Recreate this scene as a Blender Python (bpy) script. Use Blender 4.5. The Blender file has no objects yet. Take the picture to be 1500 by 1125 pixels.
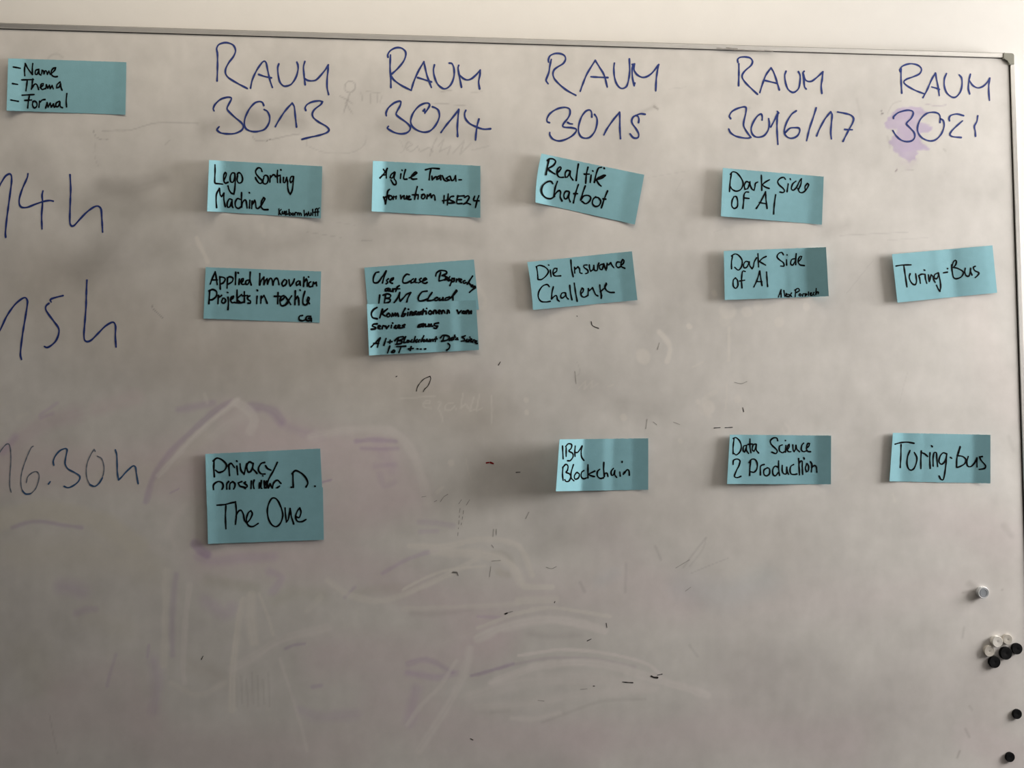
import bpy, bmesh, math, random
import numpy as np
from mathutils import Matrix, Vector

random.seed(4)
RNG = np.random.default_rng(11)
SC = bpy.context.scene
COL = SC.collection

# ------------------------------------------------------------------ camera, world, lights, exposure
# World frame: board face is the plane Y = 0, X to the right, Z up, room towards -Y.
FPX, DIST, CAMZ = 1200.0, 1.44, 1.45
EX = np.array([12500.0, -130.0, 1200.0]); EX /= np.linalg.norm(EX)      # board "right" seen by the camera
EY = np.array([528.0, 39700.0, -1200.0]); EY /= np.linalg.norm(EY)      # board "down" seen by the camera
EN = np.cross(EX, EY)                                                   # into the wall
cd = bpy.data.cameras.new('camera')
cd.sensor_width = 36.0
cd.lens = 36.0 * FPX / 1500.0
cd.clip_start = 0.01
cam = bpy.data.objects.new('camera', cd); COL.objects.link(cam)
_w = lambda i: Vector((EX[i], EN[i], -EY[i]))
_r, _d, _f = _w(0), _w(1), _w(2)
M = Matrix.Identity(4)
M.col[0][:3] = _r; M.col[1][:3] = -_d; M.col[2][:3] = -_f; M.col[3][:3] = (0, -DIST, CAMZ)
cam.matrix_world = M
SC.camera = cam

SC.view_settings.view_transform = 'Standard'
SC.view_settings.look = 'None'
SC.view_settings.gamma = 1.0
SC.view_settings.use_curve_mapping = False
SC.view_settings.exposure = 0.0

wd = bpy.data.worlds.new('world'); SC.world = wd; wd.use_nodes = True
bg = wd.node_tree.nodes['Background']
bg.inputs[0].default_value = (1.0, 0.93, 0.88, 1); bg.inputs[1].default_value = 0.012


def area(name, loc, rot, sx, sy, power, col):
    l = bpy.data.lights.new(name, 'AREA'); l.shape = 'RECTANGLE'
    l.size, l.size_y, l.energy, l.color = sx, sy, power, col
    o = bpy.data.objects.new(name, l); COL.objects.link(o)
    o.location = loc; o.rotation_euler = rot
    return o


# daylight through the small window in the right-hand wall; unseen area light added near the ceiling to brighten the board's top
WX, WY0, WY1, WZ0, WZ1 = 2.75, -0.90, -0.03, 1.40, 2.30
area('window_daylight', (WX, (WY0 + WY1) / 2, (WZ0 + WZ1) / 2), (0, math.radians(90), 0),
     WZ1 - WZ0, WY1 - WY0, 87.0, (1.05, 1.0, 0.955))
area('added_ceiling_fill', (-0.06, -0.375, 2.62), (0, 0, 0), 1.65, 0.35, 7.3, (1.13, 1.0, 0.83))


# ------------------------------------------------------------------ pixel of the photograph <-> the board
def p2w(px, py, h=0.0):
    """point of the photograph seen at height h in front of the board face (metres)"""
    px = np.asarray(px, float); py = np.asarray(py, float); h = np.asarray(h, float)
    d = np.stack([px - 750.0, py - 562.5, np.full_like(px, FPX)], -1)
    a, b, c = d @ EX, d @ EY, d @ EN
    t = (DIST - h) / c
    return np.stack([a * t, -DIST + c * t, CAMZ - b * t], -1)


def w2p(X, Z, Y=0.0):
    b = np.stack([X, CAMZ - Z, np.broadcast_to(DIST + Y, np.shape(X))], -1)
    B = np.stack([EX, EY, EN], 0)
    c = b @ B
    return 750 + FPX * c[..., 0] / c[..., 2], 562.5 + FPX * c[..., 1] / c[..., 2]


# ------------------------------------------------------------------ materials
def mat(name, col, rough=0.6, spec=0.3, metal=0.0, noise=0.0, nscale=40.0, bump=0.0, bscale=200.0):
    m = bpy.data.materials.new(name); m.use_nodes = True
    nt = m.node_tree; p = nt.nodes['Principled BSDF']
    p.inputs['Roughness'].default_value = rough
    p.inputs['Specular IOR Level'].default_value = spec
    p.inputs['Metallic'].default_value = metal
    p.inputs['Base Color'].default_value = (*col, 1)
    tc = nt.nodes.new('ShaderNodeTexCoord')
    if noise > 0:
        n = nt.nodes.new('ShaderNodeTexNoise'); n.inputs['Scale'].default_value = nscale
        n.inputs['Detail'].default_value = 5
        nt.links.new(tc.outputs['Object'], n.inputs['Vector'])
        r = nt.nodes.new('ShaderNodeValToRGB')
        r.color_ramp.elements[0].position = 0.3; r.color_ramp.elements[1].position = 0.7
        r.color_ramp.elements[0].color = (*[c * (1 - noise) for c in col], 1)
        r.color_ramp.elements[1].color = (*[min(1, c * (1 + noise)) for c in col], 1)
        nt.links.new(n.outputs['Fac'], r.inputs['Fac'])
        nt.links.new(r.outputs['Color'], p.inputs['Base Color'])
    if bump > 0:
        n2 = nt.nodes.new('ShaderNodeTexNoise'); n2.inputs['Scale'].default_value = bscale
        n2.inputs['Detail'].default_value = 4
        nt.links.new(tc.outputs['Object'], n2.inputs['Vector'])
        b = nt.nodes.new('ShaderNodeBump'); b.inputs['Strength'].default_value = bump
        b.inputs['Distance'].default_value = 0.001
        nt.links.new(n2.outputs['Fac'], b.inputs['Height'])
        nt.links.new(b.outputs['Normal'], p.inputs['Normal'])
    return m


M_wall = mat('painted_wall', (0.81, 0.80, 0.775), 0.9, 0.1, 0, 0.012, 25, 0.07, 260)
M_ceil = mat('ceiling_paint', (0.62, 0.61, 0.585), 0.9, 0.1, 0, 0.01, 20)
M_floor = mat('floor_carpet', (0.10, 0.10, 0.105), 0.95, 0.05, 0, 0.2, 120)
M_alu = mat('brushed_aluminium', (0.80, 0.79, 0.77), 0.28, 0.5, 0.88, 0.02, 90)
M_cap = mat('grey_plastic', (0.27, 0.27, 0.225), 0.55, 0.3, 0, 0.04, 60)
M_seam_shade = mat('dark_seam_shade', (0.035, 0.03, 0.028), 0.8, 0.1)  # shade along rail and cap edges, put into the colour
M_blue = mat('blue_marker', (0.023, 0.046, 0.215), 0.5, 0.25, 0, 0.30, 260)
M_teal = mat('faded_blue_marker', (0.045, 0.11, 0.24), 0.6, 0.2, 0, 0.25, 260)
M_pale = mat('worn_blue_marker', (0.17, 0.20, 0.26), 0.7, 0.15, 0, 0.3, 260)
M_black = mat('black_pen', (0.003, 0.003, 0.0035), 0.7, 0.04)
M_resid = mat('dry_black_residue', (0.03, 0.026, 0.026), 0.8, 0.1)
M_resid2 = mat('faint_grey_residue', (0.34, 0.325, 0.31), 0.8, 0.1)
M_red = mat('red_residue', (0.25, 0.012, 0.015), 0.7, 0.1)
M_paper = mat('blue_paper', (0.252, 0.49, 0.565), 0.85, 0.12, 0, 0.03, 60, 0.12, 500)
M_mblack = mat('black_magnet_plastic', (0.005, 0.005, 0.006), 0.6, 0.12)
M_mwhite = mat('white_magnet_plastic', (0.72, 0.70, 0.66), 0.45, 0.35)
M_mcream = mat('greyed_white_magnet_plastic', (0.55, 0.52, 0.47), 0.5, 0.3)
M_steel = mat('polished_steel', (0.66, 0.68, 0.70), 0.35, 0.5, 0.25)
M_greyface = mat('grey_magnet_face', (0.30, 0.325, 0.36), 0.45, 0.3, 0.0)
M_frame = mat('window_frame_paint', (0.75, 0.75, 0.74), 0.5, 0.3)


def board_material():
    m = bpy.data.materials.new('worn_whiteboard_enamel'); m.use_nodes = True
    nt = m.node_tree; p = nt.nodes['Principled BSDF']
    p.inputs['Roughness'].default_value = 0.5
    p.inputs['Specular IOR Level'].default_value = 0.16
    at = nt.nodes.new('ShaderNodeAttribute'); at.attribute_name = 'marker_stain'
    tc = nt.nodes.new('ShaderNodeTexCoord')
    mp = nt.nodes.new('ShaderNodeMapping'); mp.inputs['Scale'].default_value = (1, 1, 1)
    nt.links.new(tc.outputs['Object'], mp.inputs['Vector'])
    n = nt.nodes.new('ShaderNodeTexNoise'); n.inputs['Scale'].default_value = 22; n.inputs['Detail'].default_value = 9
    n.inputs['Roughness'].default_value = 0.62
    nt.links.new(mp.outputs['Vector'], n.inputs['Vector'])
    r = nt.nodes.new('ShaderNodeValToRGB')
    r.color_ramp.elements[0].position = 0.34; r.color_ramp.elements[1].position = 0.68
    r.color_ramp.elements[0].color = (0.780, 0.765, 0.735, 1)
    r.color_ramp.elements[1].color = (0.850, 0.83, 0.805, 1)
    nt.links.new(n.outputs['Fac'], r.inputs['Fac'])
    mx = nt.nodes.new('ShaderNodeMix'); mx.data_type = 'RGBA'; mx.blend_type = 'MULTIPLY'
    mx.inputs['Factor'].default_value = 1.0
    nt.links.new(r.outputs['Color'], mx.inputs['A']); nt.links.new(at.outputs['Color'], mx.inputs['B'])
    nt.links.new(mx.outputs['Result'], p.inputs['Base Color'])
    return m


M_board = board_material()


# ------------------------------------------------------------------ mesh helpers
def mesh_obj(name, V, F, m, parent=None, smooth=False):
    me = bpy.data.meshes.new(name); me.from_pydata([tuple(map(float, v)) for v in V], [], [tuple(map(int, f)) for f in F])
    me.materials.append(m); me.update()
    if smooth:
        for p in me.polygons: p.use_smooth = True
    o = bpy.data.objects.new(name, me); COL.objects.link(o)
    if parent is not None: o.parent = parent
    return o


def bm_obj(name, bm, m, parent=None, smooth=False):
    bmesh.ops.recalc_face_normals(bm, faces=bm.faces)
    me = bpy.data.meshes.new(name); bm.to_mesh(me); bm.free(); me.materials.append(m)
    if smooth:
        for p in me.polygons: p.use_smooth = True
    o = bpy.data.objects.new(name, me); COL.objects.link(o)
    if parent is not None: o.parent = parent
    return o


def bx(bm, x0, x1, y0, y1, z0, z1):
    v = [bm.verts.new((x, y, z)) for x in (x0, x1) for y in (y0, y1) for z in (z0, z1)]
    for f in ((0, 1, 3, 2), (4, 6, 7, 5), (0, 4, 5, 1), (2, 3, 7, 6), (0, 2, 6, 4), (1, 5, 7, 3)):
        bm.faces.new([v[i] for i in f])


def box(name, x0, x1, y0, y1, z0, z1, m, parent=None, bevel=0.0):
    bm = bmesh.new(); bx(bm, x0, x1, y0, y1, z0, z1)
    if bevel > 0: bmesh.ops.bevel(bm, geom=list(bm.edges), offset=bevel, segments=2, affect='EDGES', profile=0.5)
    return bm_obj(name, bm, m, parent)


def struct(o):
    o['kind'] = 'structure'; return o


def empty(name, loc, label, cat, group=None):
    o = bpy.data.objects.new(name, None); COL.objects.link(o); o.location = loc
    o.empty_display_size = 0.02
    o['label'] = label; o['category'] = cat
    if group: o['group'] = group
    return o


# ------------------------------------------------------------------ pen strokes
def parse(s):
    return np.array([[float(c) for c in q.split(',')] for q in s.split()])


def spline(P, step):
    """Catmull-Rom through the points, split at sharp turns"""
    if len(P) == 1: P = np.vstack([P, P + [0.6, 0.4]])
    cuts = [0]
    for i in range(1, len(P) - 1):
        a, b = P[i] - P[i - 1], P[i + 1] - P[i]
        c = (a @ b) / (np.linalg.norm(a) * np.linalg.norm(b) + 1e-9)
        if c < -0.15: cuts.append(i)
    cuts.append(len(P) - 1)
    out = []
    for k0, k1 in zip(cuts[:-1], cuts[1:]):
        Q = P[k0:k1 + 1]
        Q = np.vstack([2 * Q[0] - Q[1], Q, 2 * Q[-1] - Q[-2]])
        pts = []
        for i in range(1, len(Q) - 2):
            p0, p1, p2, p3 = Q[i - 1:i + 3]
            L = np.linalg.norm(p2 - p1); n = max(2, int(math.ceil(L / step)))
            t = np.linspace(0, 1, n, endpoint=False)[:, None]
            m1 = 0.5 * (p2 - p0); m2 = 0.5 * (p3 - p1)
            for mm in (m1, m2):
                q = np.linalg.norm(mm)
                if q > L: mm *= L / q
            pts.append((2 * t**3 - 3 * t**2 + 1) * p1 + (t**3 - 2 * t**2 + t) * m1 + (-2 * t**3 + 3 * t**2) * p2 + (t**3 - t**2) * m2)
        pts.append(Q[-2][None])
        out.append(np.vstack(pts))
    return out


def ribbons(strokes, width, x0=0.0, y0=0.0, s=1.0, vary=0.16):
    """strokes in crop coordinates -> vertices in pixels, faces, per-vertex layer"""
    V, F, Lr = [], [], []
    layer = 0
    for st in strokes:
        P = parse(st) / s + [x0, y0]
        for Q in spline(P, max(0.8, width * 0.55)):
            layer += 1
            n = len(Q)
            T = np.gradient(Q, axis=0); T /= np.linalg.norm(T, axis=1, keepdims=True) + 1e-9
            N = np.stack([-T[:, 1], T[:, 0]], 1)
            ph = random.random() * 6.28
            wv = width * 0.5 * (1 + vary * np.sin(ph + np.arange(n) * 0.45 + 0.6 * np.sin(np.arange(n) * 0.21 + ph)))
            A = Q + N * wv[:, None]; B = Q - N * wv[:, None]
            b0 = len(V)
            for a, b in zip(A, B): V += [a, b]
            F += [(b0 + 2 * i, b0 + 2 * i + 2, b0 + 2 * i + 3, b0 + 2 * i + 1) for i in range(n - 1)]
            for e, sg in ((0, -1), (n - 1, 1)):
                c0 = len(V); k = 6
                for j in range(k + 1):
                    an = math.pi * j / k
                    V.append(Q[e] + wv[e] * (math.cos(an) * N[e] + sg * math.sin(an) * T[e]))
                F.append(tuple(range(c0, c0 + k + 1)))
            Lr += [layer] * (len(V) - len(Lr))
    return np.array(V), F, np.array(Lr)


INK = 0.00022


def board_ink(name, strokes, width, x0, y0, s, m, parent, base=INK):
    V, F, L = ribbons(strokes, width, x0, y0, s)
    W = p2w(V[:, 0], V[:, 1], base + L * 0.0000045)
    return mesh_obj(name, W, F, m, parent)


# ------------------------------------------------------------------ the room
WALLY = 0.017
RX = WX + 0.02
struct(box('wall_back', -3.0, RX, WALLY, WALLY + 0.1, 0.0, 2.7, M_wall))
struct(box('floor', -3.0, RX, -3.2, WALLY + 0.1, -0.1, 0.0, M_floor))
struct(box('ceiling', -3.0, RX + 0.1, -3.2, WALLY + 0.1, 2.7, 2.8, M_ceil))
bm = bmesh.new()
bx(bm, RX, RX + 0.1, -3.2, WY0, 0, 2.7); bx(bm, RX, RX + 0.1, WY1, WALLY + 0.1, 0, 2.7)
bx(bm, RX, RX + 0.1, WY0, WY1, 0, WZ0); bx(bm, RX, RX + 0.1, WY0, WY1, WZ1, 2.7)
struct(bm_obj('wall_right', bm, M_wall))
bm = bmesh.new()
t = 0.03
bx(bm, RX - 0.012, RX + 0.05, WY0 - t, WY0, WZ0 - t, WZ1 + t); bx(bm, RX - 0.012, RX + 0.05, WY1, WY1 + t, WZ0 - t, WZ1 + t)
bx(bm, RX - 0.012, RX + 0.05, WY0, WY1, WZ0 - t, WZ0); bx(bm, RX - 0.012, RX + 0.05, WY0, WY1, WZ1, WZ1 + t)
struct(bm_obj('window_1', bm, M_frame))

# ------------------------------------------------------------------ whiteboard
XR = float(p2w(1480.0, 120.0)[0])           # inner edge of the right rail
XL = -2.35
ZT = float(0.5 * (p2w(20.0, 41.2)[2] + p2w(1462.0, 86.0)[2]))   # inner edge of the top rail
ZB = 0.62
RW = 0.0088
board = empty('whiteboard', (0.5 * (XL + XR), WALLY, ZB), 'large wall-mounted whiteboard covered in smeared ink, blue handwriting and a thin aluminium frame', 'whiteboard')
BO = Vector(board.location)


def bpart(o, parent=board):
    """parent o (built in world coordinates) under the whiteboard empty or one of its parts"""
    o.parent = parent
    return o


def smooth01(x):
    x = np.clip(x, 0, 1); return x * x * (3 - 2 * x)


def vnoise(x, y, seed):
    """value noise"""
    xi = np.floor(x).astype(np.int64); yi = np.floor(y).astype(np.int64)
    fx = smooth01(x - xi); fy = smooth01(y - yi)

    def h(a, b):
        n = (a * 374761393 + b * 668265263 + seed * 982451653) & 0xffffffff
        n = ((n ^ (n >> 13)) * 1274126177) & 0xffffffff
        return ((n ^ (n >> 16)) & 0xffff) / 65535.0
    return (h(xi, yi) * (1 - fx) + h(xi + 1, yi) * fx) * (1 - fy) + (h(xi, yi + 1) * (1 - fx) + h(xi + 1, yi + 1) * fx) * fy


# fine grid where the wear is, coarse beyond
gx = np.unique(np.round(np.concatenate([np.linspace(XL, -0.76, 12), np.arange(-0.76, XR, 0.0024), [XR]]), 5))
gz = np.unique(np.round(np.concatenate([np.linspace(ZB, 0.775, 5), np.arange(0.775, ZT, 0.0024), [ZT]]), 5))
GX, GZ = np.meshgrid(gx, gz)
PX, PY = w2p(GX, GZ)
STAIN = np.ones(GX.shape + (3,))
# film of old ink: cloudy, a little stronger where people write most
cl = vnoise(PX / 90, PY / 70, 3) * 0.5 + vnoise(PX / 34, PY / 40, 5) * 0.3 + vnoise(PX / 13, PY / 15, 9) * 0.2
cl2 = vnoise(PX / 55 + PY / 200, PY / 110, 21) * 0.6 + vnoise(PX / 9, PY / 26, 31) * 0.4
STAIN *= (0.86 + 0.19 * (cl - 0.5) + 0.08 * (cl2 - 0.5))[..., None]


def brush(pts, w, mult, a=1.0, soft=0.8, streak=0.0, lift=None, wob=0.25, seed=None):
    """rub ink along a path (pixels of the photo, w = half width); lift = cleaned towards that value"""
    P = parse(pts) if isinstance(pts, str) else np.asarray(pts, float)
    if len(P) > 2:
        P = np.vstack([np.vstack(q) for q in spline(P, 12)])
    pad = w * 1.4 + 4
    idx = np.nonzero((PX > P[:, 0].min() - pad) & (PX < P[:, 0].max() + pad) & (PY > P[:, 1].min() - pad) & (PY < P[:, 1].max() + pad))
    if len(idx[0]) == 0: return
    x, y = PX[idx], PY[idx]
    best = np.full(x.shape, 1e9); arc = np.zeros(x.shape); sd = np.zeros(x.shape)
    s0 = 0.0
    if len(P) == 1: P = np.vstack([P, P + 0.1])
    for a0, b0 in zip(P[:-1], P[1:]):
        e = b0 - a0; L = np.linalg.norm(e) + 1e-9; u = e / L
        t = np.clip(((x - a0[0]) * u[0] + (y - a0[1]) * u[1]), 0, L)
        dx = x - a0[0] - u[0] * t; dy = y - a0[1] - u[1] * t
        d = np.hypot(dx, dy); k = d < best
        best[k] = d[k]; arc[k] = (s0 + t)[k]; sd[k] = (dx * -u[1] + dy * u[0])[k]
        s0 += L
    sdn = seed if seed is not None else int(P[0, 0] * 7 + P[0, 1] * 13) % 9973
    ww = w * (1 + wob * 2 * (vnoise(x / (w * 1.2 + 3), y / (w * 1.2 + 3), sdn) - 0.5))
    al = a * smooth01((1 - best / ww) / max(soft, 0.02))
    if streak > 0:
        al = al * (1 - streak + streak * 1.6 * vnoise(sd / max(1.6, w * 0.16) + 50, arc / 70.0 + 7, sdn + 1))
    al = np.clip(al, 0, 1)[:, None]
    c = STAIN[idx]
    if lift is not None:
        STAIN[idx] = c * (1 - al) + np.asarray(lift, float)[None] * al
    else:
        STAIN[idx] = c * (1 - al + al * np.asarray(mult)[None])


PUR = (0.90, 0.83, 0.955); PUR2 = (0.80, 0.72, 0.88); GRY = (0.86, 0.86, 0.86); DGR = (0.7, 0.69, 0.68)
OLI = (0.95, 0.945, 0.90); BLU = (0.92, 0.96, 0.985)
CLN = (0.985, 0.97, 0.95); CLP = (0.98, 0.955, 0.965)
# --- broad purple haze, lower part of the board
HZ = (0.885, 0.80, 0.85); HZ2 = (0.84, 0.755, 0.795)
def haze(p, w, a, st=0.2, l=HZ): brush(p, w, None, a, 1.0, st, lift=l)
haze('260,690 420,670 560,700', 80, 0.85)
haze('340,610 390,640 480,650 560,660', 40, 0.6)
haze('400,760 520,750 600,730', 60, 0.7)
haze('0,690 120,680 220,690', 52, 0.65, 0.15, HZ2)
haze('10,660 60,622 110,606', 22, 0.5, 0.3, (0.78, 0.68, 0.75))
haze('140,600 200,582', 20, 0.5, 0.3, HZ2)
haze('300,820 480,820 640,880 720,940', 60, 0.6)
haze('480,960 640,960 720,930', 60, 0.55)
haze('560,1030 720,1080 860,1080', 70, 0.55)
haze('860,1090 1050,1070 1240,1090', 60, 0.45)
haze('20,1080 140,1050 300,1100 520,1090', 70, 0.4, 0.15, HZ2)
haze('90,1010 180,990 220,1060', 45, 0.4, 0.2, HZ2)
haze('700,880 860,870 1000,880', 60, 0.4)
haze('880,780 1000,870 1200,880 1400,860', 60, 0.25)
haze('1380,760 1480,790', 60, 0.3); haze('1420,1080 1500,1110', 50, 0.4)
haze('1420,420 1450,520 1480,600', 50, 0.25, 0.1, (0.93, 0.86, 0.87))
brush('60,420 160,470 300,520 520,540 700,600', 110, (0.83, 0.805, 0.775), 0.8, 1.0, 0.1)
brush('120,300 220,330 280,420', 60, (0.90, 0.90, 0.89), 0.7, 1.0, 0.15)
brush('1100,1000 1250,1060 1420,1000', 110, (0.88, 0.86, 0.87), 0.8, 1.0, 0.15)  # pinkish grey film, also darkened to stand in for weaker light low right
brush('1440,760 1470,900 1460,1090', 60, (0.90, 0.88, 0.88), 0.7, 1.0, 0.1)  # likewise along the right edge: film plus light falloff in the colour
brush('880,700 1000,760 1150,800', 80, (0.94, 0.93, 0.925), 0.8, 1.0, 0.15)
# --- beige, wiped pools inside the haze
brush('150,700 230,690 300,640', 30, None, 0.5, 1.0, 0.2, lift=(0.85, 0.835, 0.80))
brush('-10,765 60,748 140,762 200,800', 24, None, 0.85, 0.7, 0.1, lift=(0.87, 0.86, 0.81))
brush('20,810 120,810 220,830', 45, None, 0.7, 1.0, 0.1, lift=(0.85, 0.84, 0.795))
brush('40,960 60,1000', 50, OLI, 0.6, 1.0)
brush('130,900 180,920', 30, OLI, 0.5, 1.0)
# --- darker purple strokes
brush('214,735 222,706 236,680 262,650 290,624 318,600 340,588', 7, PUR2, 0.8, 0.8, 0.3)
brush('262,600 285,596 312,590', 9, PUR, 0.8, 0.9, 0.2)
brush('368,596 385,597 402,604 412,616', 11, PUR2, 0.75, 0.8, 0.2)
brush('415,622 440,632 470,640', 12, PUR, 0.5, 1.0, 0.2)
brush('522,646 550,644 580,646', 6, PUR2, 0.75, 0.9, 0.3)
brush('530,657 560,658 582,657', 5, PUR2, 0.55, 0.9, 0.3)
brush('550,683 578,680', 7, PUR2, 0.4, 0.9, 0.3)
brush('556,694 564,712 578,706', 8, PUR2, 0.45, 0.9, 0.3)
brush('555,650 575,690', 16, PUR, 0.4, 1.0, 0.2)
brush('614,764 640,766 664,770', 7, PUR2, 0.45, 0.9, 0.35)
brush('616,779 640,778', 6, PUR, 0.6, 0.9, 0.3)
brush('286,797 294,806 303,812', 10, PUR2, 1.0, 0.7, 0.1)
brush('290,815 312,822 350,818 400,815', 13, PUR, 0.7, 1.0, 0.2)
brush('18,773 38,766 60,764 84,768 120,773', 5, PUR2, 0.7, 0.9, 0.2)
brush('90,860 105,862 120,868', 22, PUR, 0.7, 1.0, 0.1)
brush('112,898 126,893 140,892', 9, PUR, 0.7, 0.9, 0.2)
brush('170,958 163,980 157,1005', 4, PUR2, 0.5, 0.9, 0.3)
brush('218,945 216,962', 4, PUR, 0.8, 0.9)
brush('258,842 254,880 252,920 253,960', 8, PUR2, 0.5, 0.9, 0.2)
brush('225,970 230,1000 225,1040', 16, PUR, 0.6, 1.0, 0.4)
brush('302,880 330,900 340,890', 16, PUR, 0.6, 1.0, 0.2)
brush('395,838 412,846 400,866', 10, PUR, 0.7, 0.9, 0.2)
brush('418,950 430,945 446,943', 4, PUR2, 0.7, 0.9)
brush('458,1006 470,1004', 5, PUR2, 0.6, 0.9)
brush('440,1040 470,1050 520,1046', 14, PUR, 0.5, 1.0, 0.3)
brush('520,860 505,875', 4, PUR2, 0.5, 0.9)
brush('560,840 600,818 640,805', 5, PUR, 0.8, 0.9, 0.3)
brush('598,972 625,966 662,984', 7, PUR2, 0.55, 0.9, 0.35)
brush('598,985 640,992 668,986', 9, PUR, 0.8, 0.9, 0.3)
brush('690,990 720,982 752,972', 4, PUR2, 0.7, 0.9, 0.2)
brush('610,1010 600,1060', 14, PUR, 0.7, 1.0, 0.3)
brush('740,905 700,903', 4, PUR, 0.7, 0.9)
brush('4,662 14,650 22,640', 9, PUR, 0.8, 0.9)
brush('58,608 70,600 84,590', 4, PUR, 0.7, 0.9)
brush('60,612 76,606', 5, PUR, 0.7, 0.9)
brush('470,707 485,703', 2.2, PUR2, 1.0, 0.8)
brush('250,722 262,716', 2.2, PUR2, 0.7, 0.8)
# --- olive dark pools and rays
brush('305,850 340,855 372,862', 15, (0.88, 0.89, 0.85), 0.8, 1.0, 0.1)
brush('405,878 440,868 470,872', 18, (0.90, 0.91, 0.87), 0.7, 1.0, 0.1)
brush('520,870 560,862 610,862', 14, (0.91, 0.91, 0.88), 0.7, 1.0, 0.1)
brush('604,898 640,900 690,892', 7, DGR, 0.25, 0.9, 0.2)
for q in range(7):
    brush([(345 + q * 8, 985 + 5 * (q % 3)), (347 + q * 8, 1035 - 4 * (q % 2))], 2.2, DGR, 0.3, 0.9)
brush('280,975 310,985 330,1000', 20, (0.93, 0.92, 0.90), 0.7, 1.0, 0.2)
brush('72,1046 78,1075 84,1104', 1.8, DGR, 0.4, 0.9)
brush('722,810 740,812 752,828', 8, (0.87, 0.86, 0.83), 0.6, 0.9, 0.2)
brush('730,838 745,842', 10, (0.87, 0.86, 0.82), 0.6, 0.9, 0.2)
brush('775,928 800,932 850,930', 8, (0.88, 0.87, 0.88), 0.7, 0.9, 0.2)
brush('720,1043 745,1040', 5, DGR, 0.3, 0.9, 0.3)
brush('794,1058 835,1043 882,1027 945,1024', 4, DGR, 0.28, 0.9)
brush('690,990 790,966 866,965 930,977', 4, (0.9, 0.86, 0.91), 0.8, 0.9, 0.3)
# --- white wipes: strokes of a cloth or a thumb
brush('232,697 262,664 300,625 348,586', 6, None, 0.81, 0.7, 0.5, lift=CLP)
brush('345,590 362,600 372,616 366,632', 10, None, 0.64, 0.6, 0.3, lift=CLP)
brush('310,640 345,612 365,602', 14, None, 0.54, 0.9, 0.4, lift=CLP)
brush('455,640 510,630 575,632 605,665 620,705 626,735', 10, None, 0.69, 0.8, 0.4, lift=CLP)
brush('500,690 600,720 600,760', 26, None, 0.20, 1.0, 0.2, lift=CLP)
brush('225,800 262,815 250,770 272,740', 12, None, 0.40, 0.9, 0.4, lift=CLP)
brush('243,836 242,900 240,975', 8, None, 0.58, 0.7, 0.35, lift=CLN)
brush('278,856 272,905 268,970 270,1000', 6, None, 0.58, 0.6, 0.3, lift=CLP)
brush('356,878 348,920 342,975 340,1040', 7, None, 0.76, 0.6, 0.4, lift=CLN)
brush('368,872 366,900 372,940', 11, None, 0.64, 0.7, 0.3, lift=CLN)
brush('380,870 395,910 400,930', 4, None, 0.56, 0.8, 0.3, lift=CLN)
brush('410,965 425,1010 440,1060 450,1100', 4, None, 0.56, 0.8, 0.3, lift=CLP)
brush('340,980 370,965 410,940 480,920', 12, None, 0.54, 0.9, 0.4, lift=CLP)
brush('250,1000 290,1018 330,1000', 8, None, 0.40, 0.9, 0.3, lift=CLN)
brush('450,895 470,875', 7, None, 0.36, 0.9, 0.3, lift=CLN)
brush('480,850 510,870 560,880 640,850 700,818', 7, None, 0.61, 0.8, 0.4, lift=CLN)
brush('600,800 650,800 700,790 735,791 760,800 771,818 779,842', 6, None, 0.72, 0.6, 0.3, lift=CLN)
brush('635,808 694,810 728,817 752,830 762,852', 10, None, 0.76, 0.7, 0.35, lift=CLN)
brush('590,864 620,848 655,835 710,829', 3, None, 0.79, 0.7, 0.2, lift=CLN)
brush('768,859 808,860', 6, None, 0.76, 0.5, 0.2, lift=CLN, wob=0.1)
brush('760,880 814,878', 8, None, 0.54, 0.6, 0.3, lift=CLN, wob=0.1)
brush('590,892 703,888 760,884', 6, None, 0.45, 0.9, 0.3, lift=CLN)
brush('700,920 757,899 804,890 851,896 893,903', 4, None, 0.67, 0.6, 0.3, lift=CLN)
brush('700,935 741,918 804,908 851,914 886,924', 9, None, 0.88, 0.6, 0.3, lift=CLP)
brush('640,945 700,925 760,912', 16, None, 0.28, 1.0, 0.4, lift=CLP)
brush('760,960 819,952 866,954 913,962 951,974 967,988', 3.5, None, 0.96, 0.6, 0.2, lift=CLP)
brush('720,1000 780,978 840,970 890,974 945,990 1000,1006 1036,1018', 8, None, 0.81, 0.6, 0.35, lift=CLP)
brush('690,1020 760,1000 860,996 940,1004', 17, None, 0.54, 0.9, 0.4, lift=CLP)
brush('700,1035 780,1030 860,1016 960,1008', 12, None, 0.51, 0.9, 0.4, lift=CLP)
brush('750,1052 780,1053 820,1044', 6, None, 0.64, 0.8, 0.3, lift=CLP)
brush('614,1100 640,1060 664,1020 680,985 688,950', 9, None, 0.61, 0.7, 0.4, lift=CLP)
brush('596,1062 620,1030 645,1005 668,968', 5, None, 0.58, 0.7, 0.4, lift=CLP)
brush('1030,1010 1080,1020', 16, None, 0.19, 1.0, 0.3, lift=CLP)
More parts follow.
